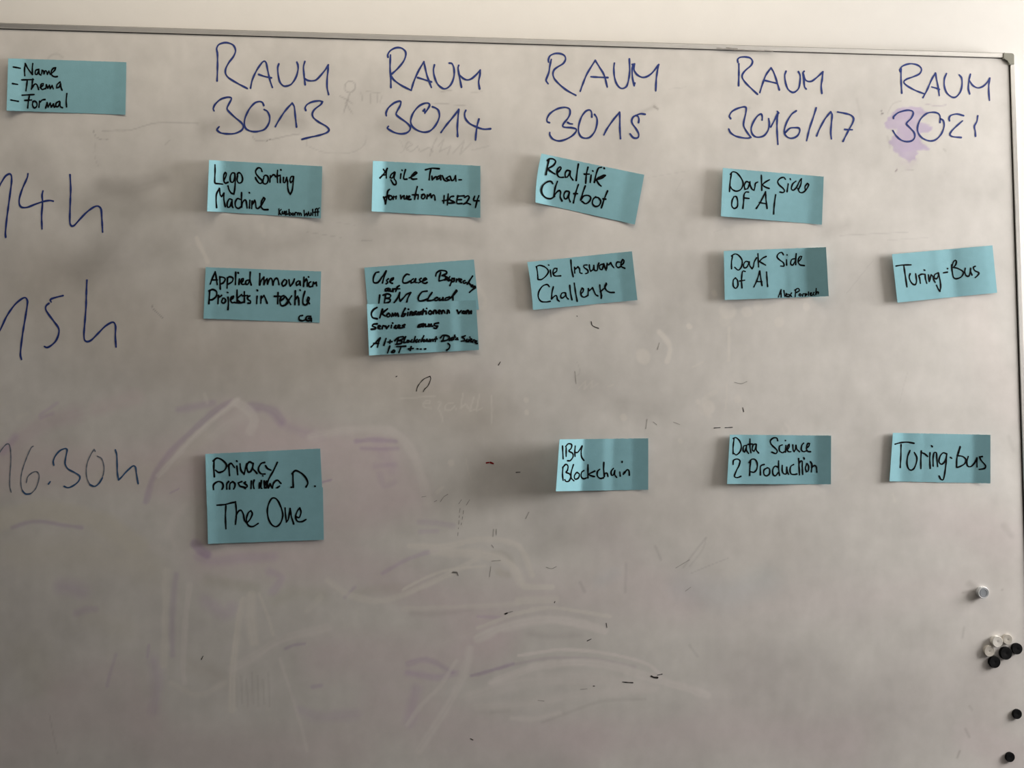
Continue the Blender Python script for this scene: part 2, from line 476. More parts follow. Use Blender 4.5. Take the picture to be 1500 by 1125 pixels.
# --- clean spots where tape or notes sat
for (cx, cy, w, a) in ((942, 522, 15, .42), (1009, 477, 4.5, .5), (913, 610, 5.5, .5), (1066, 453, 15, .4), (1094, 456, 9, .35), (1110, 446, 8, .3), (1140, 470, 8, .3), (1180, 448, 6, .3), (1046, 429, 5, .4),
                       (1038, 596, 11, .4), (1080, 584, 6, .35), (660, 677, 5, .4), (770, 585, 4, .35), (771, 603, 4, .4), (1060, 470, 9, .2),
                       (1022, 587, 4, .3), (290, 350, 4, .0), (996, 645, 4, .3), (1125, 660, 6, .2)):
    if a > 0: brush([(cx, cy), (cx + 1, cy + 2)], w, None, a * 1.5, 0.4, 0, lift=CLN)
brush('966,486 977,499 982,512 977,530', 5.5, None, 0.7, 0.6, 0, lift=CLN)
brush('1068,480 1068,505 1067,528', 3, None, 0.5, 0.6, 0, lift=CLN)
brush('1064,563 1064,585 1062,600', 1.5, None, 0.5, 0.7, 0, lift=CLN)
brush('1040,610 1026,602 1030,586 1048,574', 5, None, 0.35, 0.7, 0, lift=CLN)
brush('288,348 292,358 300,374 304,384', 4.5, None, 0.6, 0.6, 0, lift=CLN)
brush('640,722 648,714', 3.5, None, 0.45, 0.6, 0, lift=CLN)
brush('1015,538 1030,530', 2, None, 0.4, 0.7, 0, lift=CLN)
brush('384,330 386,345', 6, None, 0.3, 0.9, 0, lift=CLN)
brush('450,440 455,470 480,480', 9, None, 0.2, 0.9, 0, lift=CLN)
brush('700,420 712,440 706,452', 6, None, 0.3, 0.9, 0, lift=CLN)
brush('640,530 680,540', 12, None, 0.15, 1.0, 0, lift=CLN)
brush('1240,700 1250,690', 5, None, 0.2, 0.9, 0, lift=CLN)
brush('1308,724 1311,734', 3, None, 0.4, 0.8, 0, lift=CLN)
brush('1150,620 1158,632 1150,638 1146,628', 2.5, None, 0.35, 0.8, 0, lift=CLN)
brush('300,578 304,590', 4, None, 0.3, 0.8, 0, lift=CLN)
brush('25,612 40,606', 5, None, 0.3, 0.9, 0, lift=CLN)
# ghost word rubbed out in white
for st in ('586,584 612,582 638,580', '620,592 630,590 628,586 620,590 622,597 632,598', '642,588 646,590 642,598 646,606 649,618',
           '664,590 654,592 652,600 660,601 666,594 668,600', '678,576 675,598 682,592 686,598', '694,582 688,602 696,600', '702,578 698,602 706,598',
           '848,568 858,558 856,570 868,558 866,568 876,562', '890,566 898,564', '720,580 721,600 720,620', '682,672 686,690 690,702'):
    brush(st, 1.6, None, 0.42, 0.7, 0, lift=CLN)
# --- grey ghosts of old writing, upper part
for (st, w, a) in (('505,125 510,119 519,121 520,130 512,136 505,131 506,124', 1.6, .35), ('498,141 508,146 516,152', 1.6, .3), ('512,138 508,150 503,166', 1.6, .35),
                   ('506,150 516,166', 1.5, .3), ('529,136 531,148', 1.5, .25), ('537,134 556,136', 1.4, .25), ('543,137 543,151', 1.4, .25), ('552,137 553,150', 1.4, .25), ('560,140 556,151 564,151', 1.4, .2),
                   ('370,200 375,206 400,204 420,199 440,196', 1.5, .3), ('388,208 396,204', 1.0, .7),
                   ('452,214 470,222 495,225 520,222 535,210 536,198', 1.4, .16), ('450,198 449,214', 1.2, .15),
                   ('597,216 604,212 598,208 594,216 602,222 610,216', 1.6, .25), ('612,214 616,222 628,216 634,222', 1.6, .25), ('640,202 634,214 630,228', 1.6, .25),
                   ('642,214 650,204 644,222 660,214 656,226', 1.6, .22), ('664,224 680,206 674,226 690,210', 1.6, .2), ('692,220 716,214', 1.8, .15),
                   ('586,206 592,220 586,224', 1.4, .15), ('618,150 650,152 690,156', 1.0, .3), ('646,134 662,132', 1.4, .3), ('690,136 706,134', 1.2, .2),
                   ('150,192 170,191 190,191 212,184 230,180 260,180 290,181', 1.6, .28), ('136,188 140,200 150,205 158,204', 1.0, .4),
                   ('70,86 75,81 84,79 92,84', 2.4, .18), ('140,210 138,226 144,244', 1.2, .16), ('242,212 248,206', 2, .2),
                   ('1080,255 1060,285', 1, .1), ('1230,345 1330,340', 1.2, .2), ('1300,352 1360,348', 1.2, .12), ('1240,430 1280,380', 1, .12),
                   ('950,260 1010,250', 1, .12), ('1000,262 990,280', 1, .1), ('222,444 224,452 238,466', 0.9, .6), ('450,340 500,348', 1.0, .2), ('530,352 545,352', 1.0, .3),
                   ('1046,340 1060,335', 1, .1), ('980,130 1005,128', 1.2, .12), ('490,325 520,330', 1, .14), ('505,460 520,455', 1, .1),
                   ('845,530 850,545 842,552', 1, .15), ('1330,545 1325,560 1318,590', 1, .1), ('960,800 968,820', 3, .18), ('917,826 916,868', 3, .14), ('1001,831 1018,808 1034,788', 2.4, .18),
                   ('1034,788 1030,804 1010,830', 2, .12), ('1012,840 1040,828 1066,818', 1.2, .2), ('850,854 856,866', 4, .2), ('1010,945 1022,962', 3, .16)):
    brush(st, w, (0.35, 0.34, 0.36), a, 0.8)
for (st, w, a) in (('40,240 110,300 170,290', 45, .22), ('150,270 190,275 240,262', 22, .35), ('300,190 330,180 400,170 440,180', 24, .3), ('355,150 380,190', 20, .25),
                   ('205,300 180,330 120,400', 40, .25), ('90,390 180,380 240,360', 40, .22), ('560,180 600,190', 20, .2), ('640,190 700,200', 20, .16),
                   ('960,150 1000,140 1060,120', 26, .10), ('940,165 958,156', 6, .2), ('958,156 964,160', 2.5, .6), ('340,350 380,360 450,350', 26, .18), ('540,350 600,340 700,350', 24, .15),
                   ('1090,150 1110,150', 12, .12), ('1098,158 1090,162', 4, .2), ('1255,145 1262,180', 4, .1), ('1020,300 1000,340', 22, .08), ('860,560 900,590 960,600', 30, .15),
                   ('700,640 760,700 820,780', 60, .15), ('800,800 900,760', 40, .12), ('1230,600 1240,560', 22, .10), ('1320,560 1300,600', 14, .06), ('1240,330 1210,340', 18, .14),
                   ('1470,770 1482,785', 8, .2), ('1478,640 1484,660', 6, .15), ('1420,855 1432,868 1424,878', 8, .3), ('1410,868 1422,866', 3, .3), ('1468,864 1468,864', 3, .4),
                   ('1420,1080 1414,1068', 3, .3), ('1402,1110 1406,1100', 2.5, .35), ('1420,1034 1424,1040', 3, .2), ('1412,920 1410,934', 3, .2)):
    brush(st, w, (0.55, 0.54, 0.53), a * 1.35, 1.0, 0.15)
brush('1000,860 1060,870 1120,850', 40, BLU, 0.8, 1.0)
brush('880,850 900,840', 20, BLU, 0.6, 1.0)
brush('640,560 720,545', 30, (0.95, 0.94, 0.96), 0.6, 1.0)
# lilac patch behind the last room number
LIL = (0.79, 0.71, 0.93)
def polyfill(pts, mult, a=1.0, soft=4.0, rough=3.0, seed=77):
    """patch of rubbed-in ink with an irregular outline"""
    P = parse(pts)
    idx = np.nonzero((PX > P[:, 0].min() - 8) & (PX < P[:, 0].max() + 8) & (PY > P[:, 1].min() - 8) & (PY < P[:, 1].max() + 8))
    x, y = PX[idx], PY[idx]
    x = x + rough * 2 * (vnoise(x / 7, y / 5, seed) - 0.5) + rough * (vnoise(x / 2.5, y / 2.5, seed + 1) - 0.5)
    y = y + rough * 2 * (vnoise(x / 7, y / 5, seed + 2) - 0.5)
    ins = np.zeros(x.shape, bool); dmin = np.full(x.shape, 1e9)
    for (x0, y0), (x1, y1) in zip(P, np.roll(P, -1, 0)):
        c = ((y0 > y) != (y1 > y)) & (x < (x1 - x0) * (y - y0) / (y1 - y0 + 1e-12) + x0)
        ins ^= c
        t = np.clip(((x - x0) * (x1 - x0) + (y - y0) * (y1 - y0)) / ((x1 - x0)**2 + (y1 - y0)**2), 0, 1)
        dmin = np.minimum(dmin, np.hypot(x - x0 - t * (x1 - x0), y - y0 - t * (y1 - y0)))
    al = (a * np.where(ins, smooth01(0.35 + dmin / soft), smooth01(0.35 - dmin / soft)) * (0.85 + 0.3 * vnoise(x / 12, y / 9, seed + 3)))[:, None]
    al = np.clip(al, 0, 1)
    STAIN[idx] = STAIN[idx] * (1 - al + al * np.asarray(mult)[None])


polyfill('1300,170 1318,159 1334,155 1350,157 1360,166 1350,172 1346,180 1366,184 1364,191 1349,196 1351,208 1363,219 1345,223 1341,234 1333,238 1322,231 1309,222 1303,207 1311,198 1312,190 1295,186 1297,181', (0.79, 0.70, 0.95), 0.95, 3.0, 2.2)
brush('1312,251 1314,248', 1.8, (0.4, 0.33, 0.38), 0.8, 0.9)
brush('1320,250 1338,249', 1.2, DGR, 0.5, 0.9)
brush('1384,251 1384,254', 1.2, DGR, 0.6, 0.9)
brush('1322,238 1340,236 1330,246', 8, (0.96, 0.93, 0.97), 0.8, 1.0)
brush('1345,165 1372,172 1382,190 1370,210', 5, (0.93, 0.91, 0.93), 0.7, 1.0)
brush('1300,200 1304,216', 3, DGR, 0.3, 0.9)
brush('1300,166 1308,152 1320,148', 1.3, DGR, 0.4, 0.8)
brush('1355,152 1370,155 1386,154', 1.3, (0.75, 0.7, 0.8), 0.7, 0.8)
brush('1291,163 1291,162', 1.8, (0.3, 0.27, 0.3), 0.7, 0.9); brush('1291,167 1293,166', 1.8, (0.3, 0.27, 0.3), 0.8, 0.9)
brush('1382,218 1385,221', 2, DGR, 0.5, 0.9)
STAIN = np.clip(STAIN, 0.02, 1.0)

ny, nx = GX.shape
V = np.stack([GX.ravel(), np.zeros(GX.size), GZ.ravel()], 1)
ii = np.arange(nx * ny).reshape(ny, nx)
Q = np.stack([ii[:-1, :-1], ii[:-1, 1:], ii[1:, 1:], ii[1:, :-1]], -1).reshape(-1, 4)
nb = len(V)
back = np.array([[XL, 0.012, ZB], [XR, 0.012, ZB], [XR, 0.012, ZT], [XL, 0.012, ZT]])
V = np.vstack([V, back])
c = [ii[0, 0], ii[0, -1], ii[-1, -1], ii[-1, 0]]
ex = [(nb + 3, nb + 2, nb + 1, nb), (c[0], nb, nb + 1, c[1]), (c[1], nb + 1, nb + 2, c[2]), (c[2], nb + 2, nb + 3, c[3]), (c[3], nb + 3, nb, c[0])]
Q = np.vstack([Q, np.array(ex)])
me = bpy.data.meshes.new('board_panel')
me.vertices.add(len(V)); me.vertices.foreach_set('co', V.astype(np.float32).ravel())
me.loops.add(Q.size); me.loops.foreach_set('vertex_index', Q.astype(np.int32).ravel())
me.polygons.add(len(Q)); me.polygons.foreach_set('loop_start', np.arange(0, Q.size, 4, dtype=np.int32))
me.polygons.foreach_set('loop_total', np.full(len(Q), 4, dtype=np.int32))
me.update(calc_edges=True); me.validate()
ca = me.color_attributes.new('marker_stain', 'FLOAT_COLOR', 'POINT')
cc = np.ones((len(V), 4), np.float32); cc[:nb, :3] = STAIN.reshape(-1, 3)
ca.data.foreach_set('color', cc.ravel())
me.materials.append(M_board)
panel = bpy.data.objects.new('board_panel', me); COL.objects.link(panel)
panel['label'] = 'enamel writing surface with purple and grey smears'


def rail(name, horiz, a0, a1, b0, outward, m):
    """extruded frame profile; b0 = edge that meets the board, outward = +1/-1"""
    prof = [(0, 0.012), (0, -0.0012), (0.0006, -0.0024), (RW - 0.0010, -0.0024), (RW, -0.001), (RW, 0.0168)]
    bm = bmesh.new(); ends = []
    for a in (a0, a1):
        ring = []
        for q, y in prof:
            b = b0 + outward * q
            ring.append(bm.verts.new((a, y, b) if horiz else (b, y, a)))
        ends.append(ring); bm.faces.new(ring)
    n = len(prof)
    for i in range(n):
        bm.faces.new((ends[0][i], ends[0][(i + 1) % n], ends[1][(i + 1) % n], ends[1][i]))
    return bm_obj(name, bm, m)


parts = [panel,
         rail('frame_rail', True, XL, XR - 0.004, ZT, 1, M_alu), rail('frame_rail', True, XL, XR, ZB, -1, M_alu),
         rail('frame_rail', False, ZB, ZT - 0.006, XR, 1, M_alu), rail('frame_rail', False, ZB, ZT, XL, -1, M_alu)]
parts.append(box('seam_shade_strip', XL, XR - 0.005, -0.0004, 0.002, ZT - 0.0012, ZT, M_seam_shade))  # dark strip standing for the shaded groove under the top rail
parts.append(box('seam_shade_strip', XL, XR - 0.004, -0.0006, 0.0165, ZT + RW - 0.0002, ZT + RW + 0.0007, mat('grey_shadow_gap', (0.16, 0.15, 0.14), 0.8, 0.1)))  # grey strip standing for the shadow gap between top rail and wall
parts.append(box('seam_shade_strip', XR - 0.0024, XR, -0.0006, 0.002, ZB, ZT - 0.008, M_seam_shade))  # dark strip standing for the right rail's shadow on the board
# corner cap (L with a rounded inner corner)
pts = parse('1470,77.2 1482.5,77.6 1485,78.6 1486,81 1486,94 1479,94.3 1478.3,91.5 1476.8,88.6 1474.2,86.8 1470,86.2')
W = p2w(pts[:, 0], pts[:, 1], 0.0042)
W0 = W.copy(); W0[:, 1] = 0.0165
bm = bmesh.new()
f = [bm.verts.new(w) for w in W]; b = [bm.verts.new(w) for w in W0]
bm.faces.new(f); bm.faces.new(b[::-1])
for i in range(len(f)):
    j = (i + 1) % len(f); bm.faces.new((f[i], b[i], b[j], f[j]))
bmesh.ops.bevel(bm, geom=[e for e in bm.edges if all(v.co.y < -0.003 for v in e.verts)], offset=0.0008, segments=2, affect='EDGES')
cap = bm_obj('corner_cap', bm, M_cap); cap['label'] = 'grey plastic corner cap'
parts.append(cap)
cap2 = box('cap_edge_shade', *[float(p2w(1468.9, 82)[0]), float(p2w(1470.2, 82)[0])], -0.0036, 0.012, ZT - 0.0003, ZT + RW, M_seam_shade)  # dark strip standing for the shadow gap at the cap's left edge
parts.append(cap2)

# handwriting on the board itself
HEAD = [
    ((290, 20, 5), 2.63, ['140,492 143,400 143,300 138,272', '143,290 137,255 155,225 205,212 255,228 275,268 262,310 225,360 203,405 203,440 225,470 290,510 362,548',
     '385,545 398,485 430,415 468,360 487,347 500,362 512,420 528,490 545,540', '445,445 490,460 538,470',
     '592,368 584,395 588,450 600,500 625,528 650,530 685,515 718,465 733,410 732,375 724,355',
     '783,350 773,390 776,440 780,480 785,520', '777,470 800,487 830,492 865,485 905,445 940,400 955,375 952,420 946,480 946,540 957,592',
     '118,712 112,695 125,665 165,628 215,612 243,615 243,630 222,670 213,695 225,715 270,758 320,800 332,828 318,855 270,877 215,880 165,872 140,852 143,842 155,828',
     '482,672 472,650 450,643 415,655 375,700 345,765 340,815 355,845 395,862 440,862 490,845 520,800 525,755 508,715 485,702',
     '567,827 590,785 640,710 690,655 705,680 712,740 722,830',
     '790,708 785,690 800,665 840,645 890,638 912,645 900,665 855,700 838,730 845,760 880,790 940,825 960,850 945,870 890,890 820,905 762,920']),
    ((540, 20, 5), 2.69, ['142,318 140,300 160,270 200,250 240,252 268,275 272,305 255,350 210,405 165,445', '165,455 185,485 240,525 312,562', '160,302 157,400 162,470 163,540',
     '312,562 330,500 365,420 405,352 415,400 430,460 460,540', '360,468 405,482 460,500',
     '482,375 475,410 482,460 505,515 545,548 575,545 605,515 625,460 625,400 610,365 590,362',
     '660,378 655,400 665,460 680,538', '658,440 690,472 720,485 750,478 785,450 818,412 815,450 806,500 813,550',
     '130,748 128,725 145,690 185,655 225,640 237,645 230,675 208,715 202,738 225,760 275,795 303,825 303,850 280,872 240,880 195,872 160,855 137,838 145,825',
     '400,712 410,700 412,728 435,695 447,668 435,655 405,658 365,680 325,730 308,785 320,825 360,855 410,868 455,855 495,810 518,755 512,710 490,690 468,682',
     '530,870 570,815 620,755 660,702 655,760 650,830 652,898',
     '712,708 703,730 708,765 735,800 780,825 840,845 893,843', '808,772 795,820 788,870 783,925']),
    ((780, 20, 5), 2.63, ['118,355 117,335 130,308 165,292 205,293 235,308 242,335 225,365 185,390 160,410 150,440 160,475 195,515 250,560 318,598', '138,335 128,380 120,430 105,470 100,490 115,513',
     '350,568 365,525 400,440 460,342 490,390 525,450 548,537', '428,462 480,465 552,468',
     '600,362 596,400 600,460 615,510 640,542 665,547 690,530 705,480 712,420 710,332',
     '738,370 730,410 733,470 745,528 750,508', '730,372 748,368 745,390 745,415 765,445 800,465 835,462 875,435 925,373 915,420 907,480 903,565',
     '125,798 108,790 108,765 130,730 180,698 235,686 270,697 275,730 260,765 228,805 222,825 240,832 285,835 320,845 318,865 290,895 245,920 195,932 150,918 128,890 127,870', '258,797 272,805 293,808',
     '435,757 432,720 418,705 390,715 360,755 340,815 338,865 355,900 385,912 420,905 455,865 472,810 472,765 455,738',
     '523,888 545,845 590,780 638,722 640,770 640,840 645,915',
     '825,737 795,733 770,740 740,755 727,780 732,805 760,845 778,880 775,905 755,912 735,905 715,880', '760,745 775,755 780,775 777,797']),
    ((1040, 20, 5), 2.57, ['205,355 203,335 220,320 260,317 295,325 312,350 300,380 260,415 238,445 237,470 260,505 300,545 348,590', '212,367 212,440 210,527',
     '365,578 385,515 410,450 447,397 465,425 485,480 508,558', '397,488 440,498 490,510',
     '557,422 548,450 553,500 570,550 600,575 625,572 650,545 660,495 660,450 648,425',
     '690,422 680,435 688,490 693,535 705,552', '683,440 700,485 725,497 750,492 785,465 828,425 822,480 815,530 820,583',
     '152,768 142,750 160,718 200,695 250,682 265,690 262,730 248,790 248,825 270,865 300,905 280,912 235,908 185,895 150,870 138,845',
     '382,780 383,755 375,735 350,748 320,790 302,840 310,880 335,902 370,903 400,890 425,855 435,810 430,768',
     '445,830 465,795 500,722 492,780 492,860 498,957', '493,715 503,728',
     '632,712 600,735 565,790 545,850 550,885 575,908 605,912 640,895 658,860 652,838 625,835 585,840 553,870',
     '778,690 760,750 730,840 708,930', '782,895 800,850 840,775 885,718 895,740 890,800 885,870 890,917',
     '935,720 980,728 1030,742 1052,765 1045,800 1015,855 975,935', '988,848 1043,850']),
    ((1200, 20, 5), 2.46, ['595,425 590,410 610,385 655,368 700,370 735,385 750,410 735,440 690,462 640,480 620,500 640,525 700,560 772,588', '600,405 600,480 605,582',
     '760,615 790,560 825,480 852,435 860,480 872,540 880,600', '825,537 855,545 880,555',
     '933,438 918,475 917,530 935,580 975,612 1005,608 1035,570 1047,515 1043,470 1025,448',
     '1108,443 1097,490 1093,550 1103,588', '1097,485 1125,525 1160,543 1195,535 1225,510 1250,472 1243,520 1243,580 1248,635',
     '545,768 545,755 580,725 640,708 680,712 690,730 675,765 645,795 640,810 660,830 695,870 700,905 680,930 640,937 600,925 565,895 540,857',
     '885,797 885,750 870,730 835,722 790,730 745,770 722,825 725,870 755,910 810,932 855,922 895,880 915,825 910,785 890,770',
     '955,785 952,765 965,745 1010,735 1058,747', '1050,785 1010,820 970,860 958,885 975,900 1040,907', '1162,748 1155,790 1137,825 1143,860 1145,897']),
]
for (cr, wd_, st) in HEAD:
    parts.append(board_ink('handwritten_heading', st, wd_, *cr, M_blue, None))
parts.append(board_ink('handwritten_time', ['-20,240 5,195 40,140 70,123 83,135 85,180 70,300 50,450 40,555 42,587', '205,122 200,150 165,230 143,300 142,345 160,368 200,368 260,345 320,325 365,318 390,323',
             '315,248 308,280 312,330 305,430 308,527', '513,130 518,230 515,330 512,420 513,485 525,505 545,500 590,450 640,400 690,365 720,360 740,380 745,430 752,550'], 2.65, 0, 230, 5, M_blue, None))
parts.append(board_ink('handwritten_time', ['-20,350 5,310 50,215 110,130 165,85 190,82 202,110 190,200 170,320 155,430 150,500 158,533', '462,65 420,75 380,87 368,98 375,112',
             '358,122 338,140 335,165 355,200 400,260 430,305 430,345 410,395 375,430 345,445 325,437',
             '637,-48 633,40 630,150 620,280 615,350 620,390 640,402 670,390 720,340 770,290 815,262 835,262 847,290 845,360 850,442'], 2.65, 0, 420, 5, M_blue, None))
tm = board_ink('handwritten_time', ['395,357 390,330 405,290 440,250 480,235 492,245 480,310 478,350 500,385 555,415 585,440 575,475 540,505 500,522 470,512', '355,495 368,478',
             '845,245 855,280 858,350 860,410 868,465 890,445 930,400 975,362 992,370 1000,420 1012,492', '660,500 695,512 725,490 750,450', '165,545 190,568 225,565'], 2.3, 0, 610, 5, M_teal, None)
tm['label'] = 'faded teal-blue time written in the lowest row'
parts.append(tm)
worn = [board_ink('worn_stroke', [st], 1.6, 0, 610, 5, M_pale, None, 0.00019) for st in ['-15,290 10,245 45,205 65,203 77,240 80,330 73,430 72,510 82,555', '243,218 230,228 200,290 165,390 153,460 160,530 190,568 225,565 260,530 280,480 287,430 270,405 240,410 205,440 193,485',
             '698,255 690,240 665,280 640,340 632,400 640,460 665,505 695,512 725,490 755,430 762,370 745,310 712,290']]
# dried specks and scratches
for st in ['610,573 612,566 620,556 630,551 631,555 627,565 622,570 620,574', '580,552 581.5,551', '730,535 733,530', '756,692 762,691.6',
             '963,989 970,987.5', '869,1005 871,1005', '860,939 866,936', '888,913 889,919',
             '295,966 297.5,961', '866,471 868,477 877,481', '1046,627 1055,626.3', '1062,626.5 1073,626', '1088,597 1089.5,603', '845,462.8 845.6,463.4', '689,1082 693,1084',
             '812,883 813,881']:
    parts.append(board_ink('dried_marker_speck', [st], 1.15, 0, 0, 1, M_resid, None))
for st in ['842,544 844,562', '966,502 963,512', '948,614 946,628', '1076,560 1086,562 1094,559', '674,745 673,751', '673,755 672.6,758', '672.4,762 672,768', '671.6,773 671.4,775', '671,780 670.6,785', '679,748 678.4,753', '677.6,757 677,761', '676,766 675.6,769', '723,775 722,786', '727,775 727,784',
             '662,839 668,839 671,843', '800,831 808,833 815,830', '720,822 733,821', '788,1026 797,1027', '645,735 650,728 656,724', '672,738 676,732', '683,740 688,732', '957,618 962,622',
             '986,618 996,622', '720,798 723,802', '717,845 719,830', '770,760 775,750', '990,832 1010,820', '1004,866 1012,860', '850,1010 860,1009', '636,735 640,733', '618,728 624,727']:
    parts.append(board_ink('faint_marker_scratch', [st], 0.8, 0, 0, 1, M_resid2, None))
for st, w_, m_ in (('740,899.4 743,898', 2.6, M_resid), ('743,898 747,896.6 751,895.6', 1.2, M_resid2), ('954,990.5 958,992.2 963,992.6', 2.6, M_resid), ('912,999 920,999.7 927,1000', 1.5, M_resid),
                   ('664,838 669,838.5', 2.8, M_resid2), ('670,839 671,843', 1.4, M_resid2)):
    parts.append(board_ink('dried_marker_speck', [st], w_, 0, 0, 1, m_, None))
rd = board_ink('red_marker_speck', ['712.5,678 716,677.5', '718.5,677.5 722.5,679'], 2.4, 0, 0, 1, M_red, None)
rd['label'] = 'small dark red fleck'
parts.append(rd)
# black smudges on the top rail
V_, F_, L_ = ribbons(['1050,70.5 1068,72.2 1090,73', '1064,70 1080,71.6', '1075,72.6 1120,74.6', '1120,74 1132,75'], 1.5)
parts.append(mesh_obj('rail_smudge', p2w(V_[:, 0], V_[:, 1], 0.0034 + L_ * 0.000004), F_, M_resid2))

bpy.context.view_layer.update()
for o in parts:
    o.parent = board
    o.matrix_parent_inverse = Matrix.Translation(-BO)
for o in worn: o.parent = tm

